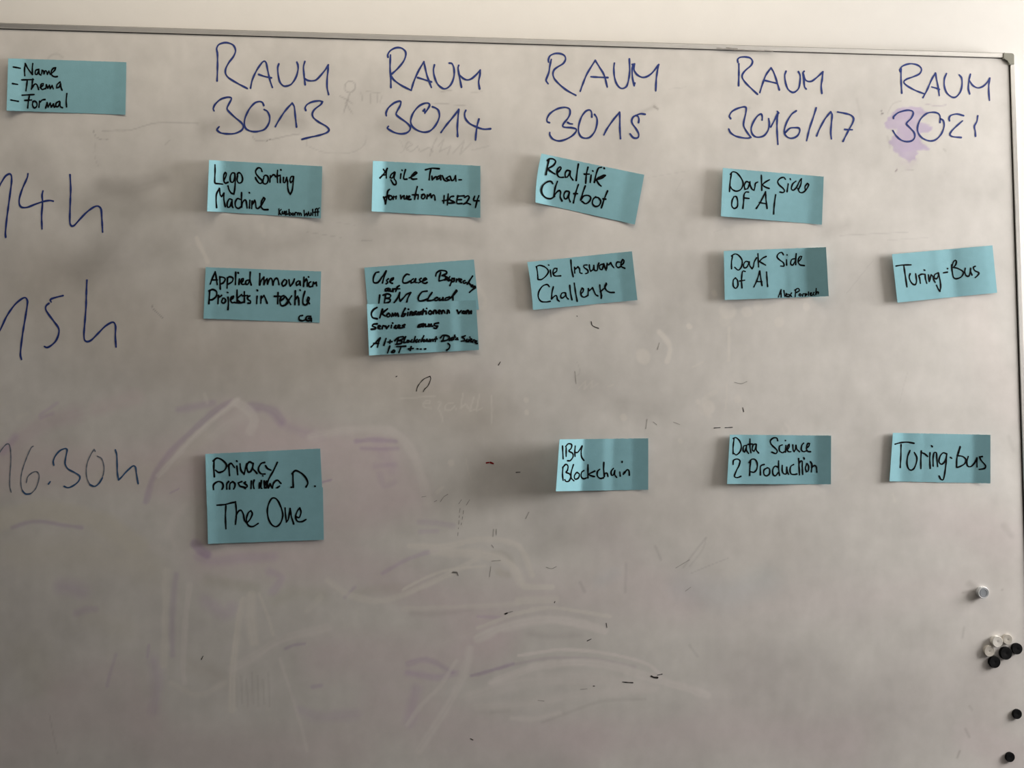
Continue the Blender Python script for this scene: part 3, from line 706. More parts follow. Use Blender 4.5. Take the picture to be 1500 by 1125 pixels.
# ------------------------------------------------------------------ blue notes
NOTES = [
    dict(label='blue note listing Name, Thema, Format in the top left corner of the whiteboard', q='12,85.5 185,91 183.6,168 9.6,162',
         tilt=[(0, 13), (.11, 13), (.17, 0), (.5, 1), (.88, -1), (.92, -9), (1, -9)],
         text=[((0, 20, 5), 2.3, ['97,390 150,400', '182,455 180,410 185,365 200,395 225,430 238,445 237,400 240,365', '285,408 262,415 258,440 270,445 285,420 287,440 300,450',
               '305,440 308,415 318,420 322,440 330,420 340,420 347,445 358,420 368,445', '375,440 400,415 408,395 390,400 375,425 380,450 400,462 420,460',
               '92,512 130,518', '160,485 245,482', '200,490 195,530 190,565', '240,478 235,520 230,553 250,520 265,515 275,530 283,555', '295,540 315,525 318,512 303,515 298,540 310,555 330,548',
               '335,550 340,520 350,545 362,522 368,548 382,525 390,550', '440,500 418,520 415,545 435,535 445,510 447,540 455,560',
               '80,632 135,642', '162,597 250,592', '215,605 208,640 203,690', '182,635 232,632', '245,640 238,665 250,690 268,680 270,655 255,640 240,645', '285,685 290,640 292,650 310,632 330,628',
               '335,690 345,650 352,685 368,655 375,685 392,660 398,685', '435,640 412,655 408,680 425,680 440,645 442,680 458,688', '490,585 485,640 488,683'])]),
    dict(label='blue note about a Sorting Machine under room 3013', k=1.25, q='306.3,234.4 472,243.6 470,319.7 303.4,309.4',
         tilt=[(0, 30), (.08, 31), (.14, 2), (.2, -5), (.35, 2), (.55, -2), (.8, -3), (.87, -5), (.9, -15), (1, -15)],
         text=[((290, 220, 7.5), 2.45, ['187,160 188,230 185,310 188,360 225,368 272,373', '285,330 305,290 312,255 300,245 285,270 283,330 300,362 330,352',
               '400,250 375,250 355,290 360,345 385,350 405,300 405,255 410,330 405,420 395,480 365,470 340,430 330,392', '435,280 430,330 450,360 480,350 490,310 475,265 450,245 432,265',
               '705,235 690,200 660,195 635,225 640,260 670,300 705,335 695,362 670,360 640,320 632,300', '725,300 712,340 725,368 755,365 772,325 765,285 740,275 722,290',
               '790,350 795,280 800,300 825,270 845,275', '875,220 870,280 875,355', '850,290 905,275', '905,290 905,355', '910,215 913,218',
               '940,300 938,350 955,355 975,300 985,350', '1050,290 1025,290 1010,330 1020,355 1045,330 1050,290 1045,370 1035,440 1015,485 995,450 985,390 985,360',
               '205,630 200,550 205,480 235,420 245,490 260,510 285,470 285,540 300,620', '375,545 345,535 322,580 325,625 350,620 370,570 375,560 375,610 385,630',
               '465,540 435,530 410,570 415,620 445,640 475,620', '480,465 478,540 480,625 490,575 515,545 530,560 540,635', '570,550 565,635', '563,465 568,470',
               '590,640 595,560 602,590 622,550 632,570 640,630 660,640 700,600 735,535 720,520 700,560 695,620 720,650 770,652']),
               ((290, 220, 7.5), 1.9, ['890,645 888,715', '915,650 893,680 915,710', '928,672 926,695 940,698 948,670 950,700', '960,672 962,712', '972,668 976,706 990,698', '1000,648 1003,715 1020,710 1022,690 1003,690',
               '1042,688 1032,703 1045,715 1055,700 1042,688', '1065,718 1068,685 1085,685', '1092,715 1095,690 1110,690 1112,715 1118,690 1130,692 1136,716', '1165,660 1170,720 1192,690 1200,720 1215,675',
               '1220,690 1222,715 1240,712 1242,688', '1260,650 1260,716', '1305,640 1292,650 1290,720', '1275,682 1330,676', '1335,634 1318,645 1316,718'])]),
    dict(label='blue note about Agile Transformation under room 3014', k=1.2, q='546.3,235.6 703.7,242.9 703.7,319 544.4,309.6',
         tilt=[(0, 33), (.09, 33), (.125, 0), (.35, -1), (.45, 3), (.6, -2), (.75, 0), (.88, -3), (.905, -22), (1, -22)],
         text=[((530, 220, 7.5), 2.5, ['200,305 240,262 280,200 268,240 270,305', '225,275 268,270', '238,210 262,250', '360,240 325,265 310,300 335,305 360,255 365,245 355,310 375,340 375,375 350,375 325,335 320,325',
               '430,260 425,310', '440,218 443,222', '480,215 465,270 462,315 495,318', '520,305 560,285 605,250 590,238 555,270 540,300 560,318 605,315',
               '700,215 770,198 850,203', '760,205 748,260 740,325', '770,285 775,325 800,300 815,290', '865,275 830,295 825,320 850,310 868,280 868,325',
               '885,280 905,325 930,340 960,330 925,310 955,290 970,285 985,330 1010,325 1030,280 1035,340', '1068,325 1095,325',
               '305,430 285,450 275,520 260,590 250,540 240,515', '250,520 300,495', '300,500 295,530 315,545 335,520 320,500 302,502', '345,540 350,505 360,515 380,505 375,535',
               '425,495 430,535 445,510 465,500 465,535 480,535 495,500 498,535', '505,530 530,510 520,500 505,520 515,540 540,540', '610,400 595,460 580,540', '555,490 620,490', '622,500 617,535', '660,432 668,435',
               '665,490 655,520 675,535 695,510 685,485 660,490', '715,530 720,490 730,505 755,480 765,520 785,490 800,500 805,545',
               '905,500 900,580', '950,480 940,600', '890,555 955,545', '1010,505 980,510 965,540 1000,560 1020,575 985,580 945,580', '1055,500 1045,580 1100,585', '1050,505 1125,500', '1045,545 1095,542',
               '1130,520 1165,500 1180,520 1150,570 1120,590 1155,580 1195,595', '1240,505 1230,550 1290,555', '1285,500 1265,560 1248,630'])]),
    dict(label='strongly tilted blue note about a Chatbot under room 3015', q='793.3,225 943.8,256 930,328.8 784.5,296.5', bulge=-2.4,
         tilt=[(0, 21), (.08, 22), (.16, 3), (.3, -3), (.36, 3), (.5, -4), (.62, 1), (.82, 1), (.87, -10), (1, -7)], tilt2=[(0, 34), (.1, 32), (.17, 2), (.5, -2), (.8, 1), (.87, -10), (1, -6)],
         text=[((770, 215, 7.5), 2.5, ['255,150 240,220 225,305', '240,150 265,132 305,135 330,160 310,200 265,230 240,240', '240,240 270,265 325,300', '345,290 375,260 390,235 380,220 355,240 345,280 355,320 380,335 415,335',
               '490,265 455,260 435,290 435,335 460,330 485,285 490,270 490,320 520,365', '580,190 568,260 555,370', '685,225 668,300 660,400', '645,300 700,300', '720,310 710,390', '735,262 740,268',
               '835,225 800,235 775,300 755,390', '780,360 800,340 860,310 875,315 840,345 790,360 765,370', '795,345 850,330', '780,370 805,410 830,432', '862,235 866,238',
               '300,405 280,380 240,385 195,420 175,470 185,520 225,560 275,570 320,545', '350,380 325,450 308,550 340,500 370,480 385,500 380,550 400,595',
               '475,490 440,490 420,530 430,570 455,565 475,520 480,500 475,560 490,605', '580,415 555,490 525,615', '530,515 570,515', '655,430 630,500 605,585', '605,585 640,540 690,535 715,560 700,600 660,625 620,600',
               '770,550 740,580 735,625 765,655 805,645 825,600 800,560 768,555', '900,485 865,570 832,670', '850,572 880,575'])]),
    dict(label='plain blue note reading Dark side of AI, upper of the two under room 3016/17', q='1058.9,246 1206.7,258.7 1204,329 1056,316.7',
         tilt=[(0, 15), (.07, 15), (.14, 3), (.3, 1), (.6, 3), (.8, 2), (.88, -4), (.93, -10), (1, -10)], tilt2=[(0, 20), (.1, 16), (.16, 4), (.6, 2), (.84, 0), (.9, -8), (1, -9)],
         text=[((1040, 220, 7.5), 2.2, ['235,260 222,350 215,455', '225,265 250,238 295,250 345,310 365,370 340,430 290,450 245,430 225,400', '430,355 400,345 378,385 385,430 415,420 435,370 440,345 445,390 465,430 485,440 495,400 500,365 525,350',
               '565,275 570,440', '655,325 610,350 580,380 610,405 650,420', '830,320 810,298 770,310 745,345 760,380 805,420 820,450 800,465 770,460', '860,370 848,455', '882,312 886,325',
               '945,340 910,370 895,420 915,440 950,410 985,340 1005,315 1000,370 975,430', '965,420 985,460 1020,465 1060,430 1085,380 1070,365 1045,400 1050,440',
               '265,510 245,550 240,610 265,640 300,620 305,560 290,510 262,510', '425,460 395,460 375,490 370,570 362,640', '380,525 430,530', '510,640 555,570 612,455 615,530 628,640', '545,575 625,590', '722,490 708,590 700,700'])]),
    dict(label='flat blue note about Applied Innovation Projects in textile', q='301.3,391.3 470.4,397.6 468.3,472.7 298,466.7',
         tilt=[(0, 4), (.06, 4), (.1, 0), (.5, .6), (1, -.6)],
         text=[((290, 370, 7.5), 2.6, ['135,345 155,290 190,210 200,270 212,350', '150,300 215,300', '240,265 245,400', '240,270 275,270 300,290 280,330 250,345', '325,275 320,390', '320,280 350,265 385,280 375,320 335,345', '415,215 412,350',
               '455,290 450,350', '440,220 445,225', '475,330 495,310 500,285 480,290 475,330 490,350 515,345', '560,300 530,310 525,345 550,345 570,300', '575,215 572,300 585,355', '680,230 678,355', '680,355 700,300 725,270 725,310 725,350',
               '725,350 745,300 760,285 765,345', '765,345 780,300 800,280 815,300 825,355', '825,355 840,300 865,280 880,300 890,350', '945,300 922,340 935,370 965,350 975,310 950,295', '1000,300 1005,340 1015,370 1045,330 1060,290',
               '1105,310 1080,330 1085,360 1110,345 1120,315 1125,360', '1165,270 1160,370', '1165,330 1190,290 1200,310 1200,370', '1215,265 1218,270', '1240,320 1215,340 1225,375 1255,370', '1260,370 1268,325 1280,340 1300,325 1305,365',
               '130,415 125,490 120,560', '120,420 165,405 205,430 200,480 160,515 130,520', '220,560 225,470 235,490 260,470', '275,500 260,540 285,555 305,530 290,500 270,505', '330,490 335,560 330,625', '322,435 330,440',
               '360,520 385,500 390,480 370,485 358,520 375,550 405,545', '430,410 428,550', '480,460 430,510 465,545', '410,550 460,553 500,545', '510,430 510,545', '490,475 545,470', '570,475 545,490 550,515 575,530 575,555 550,555',
               '650,480 645,560', '650,412 655,417', '690,555 695,480 700,500 725,470 740,500 760,555', '880,440 875,560', '840,480 900,478', '905,530 945,500 945,470 915,485 900,530 915,580 950,580 985,555', '960,480 1020,570', '1030,475 960,575',
               '1070,420 1065,570', '1065,520 1095,480 1105,500 1110,575', '1120,410 1125,415', '1175,425 1155,500 1155,560 1185,575 1210,545 1225,500 1210,490 1200,530 1225,560',
               '1150,690 1115,700 1112,735 1145,748 1175,740', '1240,700 1200,700 1185,730 1210,750 1245,735 1245,720 1215,722', '1245,720 1245,755'])]),
    dict(label='blue note reading Use Case Besprechung, half covered by a second note', q='533.7,392 694.2,380.2 701.6,453.6 540,466',
         tilt=[(0, 4), (.05, 3), (.12, .3), (.9, 0), (1, -.3)],
         text=[((525, 375, 7.5), 2.6, ['225,175 190,185 165,240 170,290 215,290 260,230 305,165 285,220 265,295', '330,250 310,270 325,290 305,305', '345,280 385,255 385,240 360,250 345,285 375,300', '560,205 530,200 495,240 490,290 530,295 570,275',
               '605,250 580,270 580,295 610,285 630,250 625,290 645,290', '690,245 670,260 690,280 660,295', '705,275 750,255 735,240 710,260 705,290 735,300 755,290', '905,180 890,230 885,275',
               '850,220 860,185 900,160 960,165 970,190 920,215 960,225 955,255 890,275', '950,262 985,240 970,228 955,250 985,265', '1005,225 995,250 1010,265 990,275', '1030,245 1020,290 1005,325', '1030,250 1055,245 1050,275 1025,285',
               '1075,285 1080,255 1095,260 1105,250', '1110,275 1135,260 1125,250 1110,270 1130,290', '1170,270 1150,280 1160,300 1185,290', '1255,220 1225,265 1195,310 1215,295 1225,310',
               '1235,315 1240,335 1255,320 1262,345 1275,330 1298,340 1260,365 1220,400', '1250,335 1285,345', '325,355 295,365 295,385 320,380 335,355 335,385', '350,360 350,385 370,385 380,360 380,390', '450,325 425,345 410,390', '395,362 455,360',
               '235,430 225,520', '300,425 285,515', '270,430 320,415 355,430 345,455 305,465 350,475 340,505 285,520', '390,515 425,470 455,400 450,460 460,495 500,455 530,420 575,402 545,460 530,515',
               '755,385 700,395 660,450 665,490 710,490 760,470', '810,400 775,450 760,490 790,490 830,480', '860,455 835,475 850,490 880,475 870,455', '895,460 890,485 915,480 930,455 930,485', '1000,450 955,465 950,485 985,480 1030,445 1085,385 1075,375 1040,430 1040,485'])]),
    dict(label='wavy blue note crammed with small bold writing, overlapping the note above', q='537.4,445.7 697,439.7 701.7,512.6 540.7,520.6', lift=0.0014,
         tilt=[(0, 24), (.05, 24), (.09, 1), (.3, -3), (.42, -3), (.48, 5), (.6, 7), (.64, -4), (.74, -5), (.78, 5), (.83, 4), (.87, -10), (1, -9)],
         text=[((525, 375, 7.5), 2.9, ['205,565 165,590 143,630 155,675 205,690', '265,585 235,680', '320,580 265,630 295,660', '330,630 310,650 325,670 350,650 335,630', '365,665 375,630 385,655 405,630 410,655 430,630 440,660',
               '515,575 490,620 475,660 500,660 520,635 490,635', '545,620 540,655', '550,585 552,587', '565,650 575,615 590,615 590,650', '635,610 605,625 605,645 635,635 640,645', '660,615 650,640 675,640 680,615 690,640', '715,585 705,640', '695,610 735,605',
               '745,605 745,635', '750,575 752,577', '785,600 770,625 790,640 810,620 790,600', '825,635 830,600 850,600 855,630', '875,620 900,605 890,595 875,615 890,635', '915,630 925,600 940,600 950,625', '975,630 980,595 995,600 1000,625',
               '1085,595 1100,630 1130,600', '1150,605 1140,625 1165,630 1175,610 1155,605', '1185,630 1195,600 1210,600 1215,630 1240,605 1240,630',
               '205,745 165,750 155,770 190,785 185,800 145,805', '215,790 240,770 225,765 215,790 240,800', '260,800 270,765 290,770', '300,770 310,795 335,765', '365,760 360,790', '375,735 377,737', '410,765 395,785 415,795',
               '430,785 455,765 440,760 430,785 460,790', '510,755 485,765 505,780 475,790', '705,745 665,760 655,780 690,775 715,745 710,775', '735,750 735,775 765,770 775,750 775,775', '800,750 790,770 820,770', '880,735 835,745 840,765 870,770 855,795 830,790']),
               ((525, 375, 7.5), 2.5, ['140,1000 190,950 240,900 225,940 210,1000', '170,960 225,960', '305,905 280,980', '325,945 370,940', '350,925 345,960', '440,895 420,970', '400,930 430,900 490,885 500,905 440,930 480,935 470,960 410,970', '520,885 495,950 515,950',
               '540,925 530,945 550,945 555,925', '590,920 570,940 590,945', '625,885 605,945', '650,915 615,930 640,945', '675,920 655,935 665,945', '720,875 690,940 710,920 725,920 720,940', '755,915 740,935 765,930 765,940', '785,915 780,940',
               '795,940 805,915 820,920 820,935', '835,915 865,910', '855,890 845,940', '945,870 925,935', '900,900 930,870 980,875 1000,895 970,925 915,935', '1020,900 1000,925 1025,920 1030,905 1030,925', '1060,870 1045,920', '1035,895 1070,890',
               '1090,900 1070,915 1095,915 1095,920', '1175,875 1140,890 1165,910 1160,930 1130,935', '1195,915 1180,930 1195,940', '1215,915 1210,940', '1225,890 1227,892', '1225,930 1245,915 1235,910 1228,935 1250,940', '1255,945 1265,920 1280,925 1280,945',
               '1285,945 1300,935 1290,930 1285,955 1305,960', '345,990 320,1065', '385,1035 365,1055 390,1060 400,1040 385,1035', '420,995 520,990', '470,995 445,1060', '550,1020 605,1015', '580,995 570,1035', '645,1020 655,1020', '680,1022 690,1022', '730,1022 740,1020', '985,960 1005,980 995,1015 970,1035'])]),
    dict(label='tilted blue note reading Die Insurance Challenge', q='772.3,384 925.7,368 933.7,439.6 780.7,454', bulge=1.2,
         tilt=[(0, 9), (.08, 8), (.2, 4), (.4, 2), (.55, 2), (.66, -4), (.84, 0), (.88, -13), (1, -11)],
         text=[((760, 350, 7.5), 2.2, ['195,310 205,370 210,445', '190,305 230,290 290,310 325,355 300,405 250,445 215,447', '345,340 355,415', '325,285 330,288', '380,380 415,355 420,325 390,325 375,370 395,405 460,405', '572,230 580,330 598,415',
               '615,375 612,310 625,330 650,305 668,330 672,370 695,378', '750,285 715,290 720,315 755,340 760,370 735,380', '775,285 780,330 790,355 815,335 825,290 830,340 860,345 870,290 880,265', '925,275 890,290 890,325 915,335 930,290 935,270 945,310 960,345',
               '965,330 970,265 985,285 1010,260 1025,290 1045,315', '1110,255 1080,255 1070,290 1090,315 1115,305', '1125,290 1150,265 1155,235 1140,225 1125,260 1125,300 1165,322', '335,525 310,500 260,520 220,580 215,640 245,685 300,692 345,685',
               '380,525 365,590 360,660 385,635 410,620 420,640 425,665 445,685', '510,590 475,595 460,630 475,650 510,625 515,595 525,640 545,660', '560,510 570,600 585,668', '610,485 625,590 642,685', '685,600 705,580 710,550 695,540 680,580 690,625 720,640 760,620',
               '760,620 765,545 775,570 810,535 825,570 845,610 870,625', '890,505 895,560 905,600 905,650 912,620', '895,580 935,545 965,500 960,485 945,520 960,560 1000,585 1048,587'])]),
    dict(label='blue note reading Dark Side of AI with a dark folded-up right end and a signature', q='1060.3,367.7 1210,362 1214,434 1061.7,439.4',
         tilt=[(0, 11), (.06, 11), (.12, 4), (.3, 2), (.38, 0), (.45, 5), (.57, 5), (.62, -5), (.66, 2), (.78, 4), (.83, -20), (.88, -25), (1, -22)],
         text=[((1045, 345, 7.5), 2.15, ['210,230 200,290 200,365', '200,225 235,203 275,215 315,270 310,340 275,380 235,350', '390,290 355,285 332,320 340,355 370,345 390,300 395,290 400,330 425,365 440,340 450,290 475,245', '490,200 497,345', '580,230 540,250 505,285 540,305 575,325',
               '770,210 750,185 715,200 700,235 725,265 770,300 775,335 740,335', '805,265 805,325', '810,212 812,215', '890,255 860,265 850,310 870,325 895,290 905,250 910,200 908,270 905,320', '930,290 960,260 970,230 950,230 930,280 950,320 1000,330',
               '245,465 220,490 220,555 245,580 270,550 265,490 240,465', '350,395 325,390 315,420 310,500 315,575', '290,500 345,490', '445,565 480,490 510,390 520,460 535,550', '475,505 535,508', '585,400 590,480 597,560']),
               ((1045, 345, 7.5), 1.9, ['715,675 730,630 745,595 745,640 745,680', '725,645 748,640', '775,605 785,670', '795,660 812,645 800,635 795,665 820,670', '825,645 860,668', '860,630 830,675', '905,595 900,670', '895,600 930,580 945,605 905,630',
               '950,640 940,655 955,665 965,650 952,640', '980,665 985,640 1000,640', '1010,640 1008,675', '1010,640 1030,645 1015,660', '1045,620 1045,660', '1065,645 1080,630 1065,630 1065,655 1085,655', '1105,625 1095,645 1110,655', '1130,580 1125,650 1140,620 1155,625 1150,640'])]),
    dict(label='tilted blue note under room 3021 in the second row, beside the right frame', q='1306.7,372.4 1453.8,359.4 1460.7,428.8 1314.7,443.3',
         tilt=[(0, 9), (.05, 7), (.12, 4), (.3, 4), (.42, 1), (.48, 5), (.55, 4), (.62, -7), (.7, -4), (.9, 0), (.95, 3), (1, 3)],
         text=[((1290, 345, 7.5), 2.25, ['170,335 230,325 335,322', '255,330 270,430 290,565', '325,420 315,450 325,495 350,530 380,540 395,505 390,450 385,420', '420,440 430,475 437,525', '420,440 450,425 490,425', '490,435 495,480 508,525', '478,378 485,382',
               '525,430 530,470 535,505', '535,505 545,470 555,430 575,450 585,490 600,515', '630,410 595,430 590,465 615,475 635,440 635,410 655,500 660,570 652,612 635,590 615,545', '690,410 735,402',
               '785,335 800,290 820,272 833,285 825,320 800,350 845,360 900,390 910,415 885,455 835,475 805,465 795,440 785,380 780,320', '930,360 925,400 940,440 970,445 985,400 990,360 990,400 1005,435', '1040,338 1020,350 1035,385 1080,410 1065,440 1040,462', '735,363 737,364'])]),
    dict(label='blue note reading Privacy, its second line hidden under another note', q='300.7,665 469,657 472.6,730 303,742',
         tilt=[(0, 13), (.04, 12), (.09, 4), (.22, -2), (.35, 2), (.5, -1), (.57, 2), (.8, -1), (.88, -4), (1, -4)],
         text=[((285, 650, 7.5), 2.6, ['215,180 212,270 218,362', '205,190 245,158 300,175 350,230 330,290 270,315 230,290', '375,230 380,290 385,350', '370,245 400,215 440,260', '465,245 470,290 475,340', '463,188 468,195', '500,220 510,290 545,335 560,270 575,220',
               '640,215 600,200 575,250 590,310 620,300 640,250 645,215 640,270 665,300 685,325', '770,205 735,215 705,260 705,300 735,330 775,332', '750,352 752,353', '780,240 800,270 840,290', '910,205 870,290 820,380 790,450',
               '210,510 210,450 260,415 305,430 315,470 300,505', '355,505 355,440 375,415', '420,415 390,440 385,500', '420,415 445,440 440,480 425,505', '520,415 480,430 500,465 555,480 560,495', '560,420 545,430 580,465 550,490', '625,410 620,500', '655,400 645,440 655,500',
               '715,430 710,495', '735,405 730,480 740,495', '765,410 770,490', '790,410 770,470 785,490 800,440 810,490 830,440 850,480', '950,435 910,400 870,430 855,490', '935,465 900,490', '1080,320 1085,480', '1070,330 1110,295 1170,320 1220,370 1245,430 1225,475',
               '1063,478 1066,479', '1320,465 1325,467'])]),
    dict(label='blue note reading The One, stuck over the lower half of the Privacy note', q='302.7,718.3 473,714 474.3,790.7 304.7,796.7', lift=0.0013,
         tilt=[(0, 9), (.04, 9), (.1, 3), (.25, -1), (.4, 1), (.6, 0), (.85, -1), (1, -3)],
         text=[((285, 650, 7.5), 2.4, ['245,675 330,668 400,650 450,640', '345,680 340,800 345,935', '450,635 460,760 450,885', '455,800 480,745 510,730 535,770 550,840 575,875', '575,870 610,830 635,770 620,735 590,760 570,830 590,895 640,910 700,875',
               '945,690 925,640 890,600 850,600 815,660 800,740 815,830 850,890 900,910 945,870 970,790 955,710 930,650', '995,705 1000,780 1010,860 1030,830 1045,740 1050,710 1065,800 1090,880', '1115,800 1150,810 1170,750 1155,705 1130,740 1110,800 1130,850 1180,855 1225,832'])]),
    dict(label='blue note about Blockchain whose left end curls far off the board', k=0.98, q='819.6,643.6 949.6,642 949.6,717.4 814.3,719.6',
         tilt=[(0, 36), (.2, 38), (.255, 34), (.285, 2), (.34, -1), (.48, 1), (.53, 9), (.59, 8), (.63, -2), (.8, 2), (.85, -9), (1, -9)],
         text=[((790, 620, 7.5), 2.3, ['255,250 262,390', '295,265 295,365', '290,255 320,225 355,235 350,275 325,305 365,330 370,370 340,410 310,412', '395,250 390,310 393,365', '390,320 420,320 445,290 470,250 460,310 465,370 490,408', '260,480 255,560 262,628',
               '255,490 290,452 315,470 310,515 295,540 330,555 345,590 325,635 295,640 280,620', '375,455 350,540 350,600 380,632', '405,545 385,580 395,615 430,600 440,560 415,540', '490,520 465,540 460,585 485,610 520,600', '535,455 535,600', '610,525 550,555 545,565 580,580 605,585',
               '665,505 640,530 640,580 670,605 705,600', '710,430 708,500 715,585 725,550 745,550 755,585', '815,495 790,530 795,570 815,565 830,520 830,565 850,595', '885,535 890,580', '910,420 910,430', '925,560 935,535 935,550 965,510 985,520 990,570'])]),
    dict(label='blue note reading Data Science 2 Production', q='1069.2,636.7 1217.5,638 1217.2,709.4 1065,709',
         tilt=[(0, 19), (.09, 19), (.13, 1), (.2, -2), (.28, 4), (.34, 6), (.38, -3), (.5, 0), (.62, 4), (.66, -2), (.82, 0), (.87, -13), (1, -13)], tilt2=[(0, 14), (.1, 13), (.14, 2), (.3, 1), (.38, 2), (.6, 4), (.82, 0), (.88, -12), (1, -12)],
         text=[((1050, 615, 7.5), 2.2, ['190,205 180,290 180,372', '180,205 210,195 250,230 270,290 255,350 215,385 190,370', '325,280 295,290 290,340 305,355 320,320 330,280 325,330 350,370', '365,210 365,290 375,360', '340,270 390,265', '430,265 400,275 390,330 410,345 430,300 435,270 435,330 460,365',
               '670,230 660,200 620,200 590,230 600,270 640,310 665,340 650,370 605,355', '720,275 690,290 690,340 720,360 745,350', '760,280 755,355', '752,225 756,228', '775,330 795,300 795,270 780,280 775,330 790,350 815,350', '835,275 840,330 850,350 865,320 870,280 880,320 910,350',
               '955,255 935,280 930,330 955,350 985,340', '985,310 1010,290 1020,260 1000,260 985,310 1000,345 1030,350', '180,490 185,445 225,430 255,450 245,500 215,560 195,620 225,635 265,620', '375,440 365,520 362,610', '355,470 380,435 420,435 445,480 440,540 410,575 375,570',
               '480,605 480,520 490,500 520,490', '560,525 520,550 520,600 550,615 580,590 580,540 555,525', '680,450 680,530 690,610', '675,520 640,510 615,550 620,600 645,615 675,580', '720,500 720,560 735,590 765,590 770,520 775,570 790,600', '845,490 815,510 805,560 820,595 855,600 880,595',
               '900,425 905,520 910,605', '905,475 925,450 940,460 940,520 945,600', '957,415 962,430', '990,480 975,530 985,570 1005,560 1010,510 995,480', '1040,570 1045,490 1050,520 1075,500 1095,520 1100,575', '1045,485 1030,460'])]),
    dict(label='blue note under room 3021 in the lowest row, curled at its left end', q='1308,634 1450.9,636.9 1450.8,708 1303,705',
         tilt=[(0, 27), (.07, 27), (.12, 2), (.18, -3), (.3, 3), (.34, -2), (.5, 1), (.8, 0), (.85, -13), (1, -13)],
         text=[((1285, 610, 7.5), 2.3, ['195,305 250,290 330,282 405,295', '262,310 260,430 253,560', '360,375 335,440 328,520 345,575 375,590 405,570 430,510 435,450 408,395', '485,380 480,470 480,573', '480,395 520,410 555,440', '580,400 578,480 583,570', '597,322 605,332',
               '615,545 615,460 625,400 650,400 655,460 665,550', '760,410 725,400 690,440 680,500 710,525 745,490 765,410 755,530 740,640 725,695 700,690 680,655', '805,450 820,460', '910,330 890,400 875,470 872,560', '880,440 900,380 915,335', '880,430 940,440 975,475 960,520 910,550 880,560',
               '1000,440 985,500 995,545 1030,550 1070,510 1095,455 1095,510 1097,555', '1155,440 1125,445 1140,480 1190,540 1180,570 1120,582'])]),
]
PAPER_T = 0.00025


def profile(tl, L, kk=1.0, kn=0.5):
    u = np.linspace(0, 1, 241)
    k = np.array(tl, float)
    ang = np.interp(u, k[:, 0], k[:, 1])
    ang = np.where(ang > 0, np.minimum(ang, 5) + kk * np.maximum(ang - 5, 0), kn * ang)
    g = np.exp(-np.linspace(-2, 2, 11)**2); g /= g.sum()
    ang = np.convolve(np.pad(ang, 5, mode='edge'), g, 'valid')
    h = np.concatenate([[0], np.cumsum(-np.tan(np.radians(0.5 * (ang[1:] + ang[:-1]))) * L / 240)])
    return u, h - h.min()


